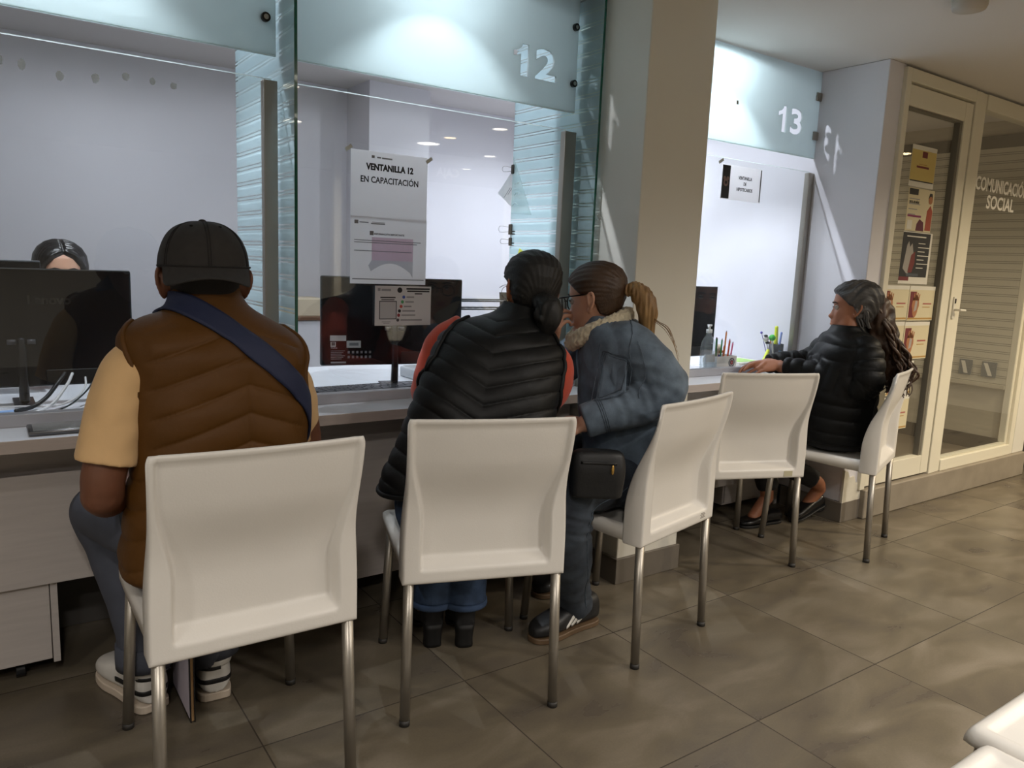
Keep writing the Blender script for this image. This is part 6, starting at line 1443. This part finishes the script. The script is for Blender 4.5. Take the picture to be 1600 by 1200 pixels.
for x0, x1, z0, z1, lb in ((2.622, 2.876, 1.032, 1.212, 'left hand poster of the upper pair on the office door'), (2.882, 3.145, 1.030, 1.212, 'right hand poster of the upper pair on the office door'), (2.630, 2.868, .832, 1.024, 'hand poster below the left of the pair, half behind the hair'),
                       (2.874, 3.130, .822, 1.022, 'right hand poster of the second row on the office door'), (2.760, 3.012, .632, .812, 'hand poster in the third row, behind the sideways chair'), (2.760, 3.010, .440, .624, 'lowest hand poster on the office door')):
    p = poster(x0, x1, z0, z1, lb, m_crm, GH); w_ = x1-x0; h_ = z1-z0; zt = z1-h_*.16
    pm(p, x0, x1, z1-.020, z1, m_wht, 'white_margin'); pm(p, x0+.01, x0+w_*.28, z0+.015, zt, m_mar, 'maroon_block')
    hx, hz = x0+w_*.27, z0+h_*.42
    poly(p, [(hx+.036*math.cos(a_)*(.8 if math.sin(a_) < 0 else 1), hz+.060*math.sin(a_)) for a_ in np.arange(20)/20*6.283], m_skp, 'hand_shape', 3)
    for k in range(4): poly(p, [(hx-.028+.016*k, hz+.03), (hx-.017+.016*k, hz+.03), (hx-.015+.018*k, hz+.075-.006*abs(k-1)), (hx-.024+.018*k, hz+.075-.006*abs(k-1))], m_skp, 'finger', 3)
    poly(p, [(hx-.012, hz-.03), (hx+.014, hz-.02), (hx+.018, hz+.025), (hx-.004, hz+.03)], mat('poster_silver', 'A8A09A', .6), 'jewellery', 4)
    pm(p, x0+w_*.56, x0+w_*.90, z0+h_*.47, z0+h_*.51, mat('poster_rose', 'A8625A', .6), 'heading', 2); pm(p, x0+w_*.56, x0+w_*.85, z0+h_*.38, z0+h_*.40, m_gol, 'line', 2); pm(p, x0+.004, x1-.004, z0+.006, z0+.014, m_gol, 'base_rule', 2)
# small pictures on the office wall, seen through the side pane
for (y0, y1, lb) in ((.55, .63, 'small dark picture on the office wall nearer the door'), (.40, .49, 'small grey-white picture on the office wall at the far pane')):
    o = MB().box(WR-.026, WR-.018, y0, y1, .64, .74).obj('picture', mat('picture_slate', '4E545A', .5), None, bevel=.002); setp(o, lb, 'picture')
    MB().prism([(y0+.02, .65), (y0+.045, .65), (y1-.01, .73), (y1-.035, .73)], ((WR-.0262, 0, 0), (0, 1, 0), (0, 0, 1)), -.0006).obj('pale_band', m_wht, o)
    MB().box(WR-.02, WR-.0165, y0+.02, y1-.02, .66, .70).obj('hanger', m_blackp, o)
# bag on the lap of the woman in denim
m_bag = mat('black_bag_nylon', '0F1012', .5, bump=.2, bscale=200)
bf, br = nrm((.816, -.577, 0)), nrm((.577, .816, 0)); BC = np.array((.350, -.145, 0))
t = link('handbag', fuse([loft([sec(BC+np.array((0, 0, z)), bf, br, a_, b_, b_, 3.2) for z, a_, b_ in ((.562, .06, .030), (.572, .080, .040), (.645, .084, .040), (.692, .076, .028), (.704, .062, .018))], 40, 5)], .0045, 4, lambda P, N: .003*wob(P, 40, 5)), m_bag); setp(t, 'black bag with a gold zip pull at the knee of the woman in denim', 'handbag')
bb = bvh_of(t.data)
MB().add(*band(bb, [BC+np.array((0, 0, .682))-br*.07+bf*x for x in (-.06, 0, .06)], .008, .0015, 6, 4)).obj('zip', mat('zip_black', '050506', .4), t, True)
MB().add(*ell(hug(bb, [BC+np.array((0, 0, .662))-br*.08+bf*.045], .004)[0], (.005, .004, .015), None, 10)).obj('zip_pull', mat('gold', 'C9A35A', .25, .9), t, True)
# folder standing between the man's feet
t = MB().box(-.7325, -.7295, .192, .412, .001, .30).obj('folder', m_blackp, None, bevel=.001); setp(t, 'black folder with papers standing between the white trainers', 'folder')
MB().box(-.7295, -.7225, .196, .408, .004, .295).obj('pages', mat('kraft_pages', 'A8865E', .8), t); MB().box(-.7225, -.7195, .192, .412, .001, .30).obj('back_cover', m_blackp, t, bevel=.001)
MB().box(-.7333, -.7326, .200, .404, .012, .29).obj('cover_sheet', mat('lilac_paper', 'C3BBC9', .7), t)
# marks on two chairs
for o in SC.objects:
    if o.type == 'EMPTY' and o.name.startswith('chair'):
        if abs(o.location.x-.655) < .01:
            b = [c for c in o.children if c.name.startswith('backrest')][0]
            for k in range(4): MB().box(.135+.004*(k % 2), .165-.005*(k % 2), -.2335, -.2322, .413+.005*k, .4152+.005*k).obj('moulded_print', mat('faint_print', '8E8880', .6), b)
        if abs(o.location.x-1.572) < .01:
            b = [c for c in o.children if c.name.startswith('backrest')][0]
            MB().box(.125, .165, -.2335, -.2322, .405, .428).obj('tape_patch', mat('yellowed_tape', 'B5AE92', .5), b)
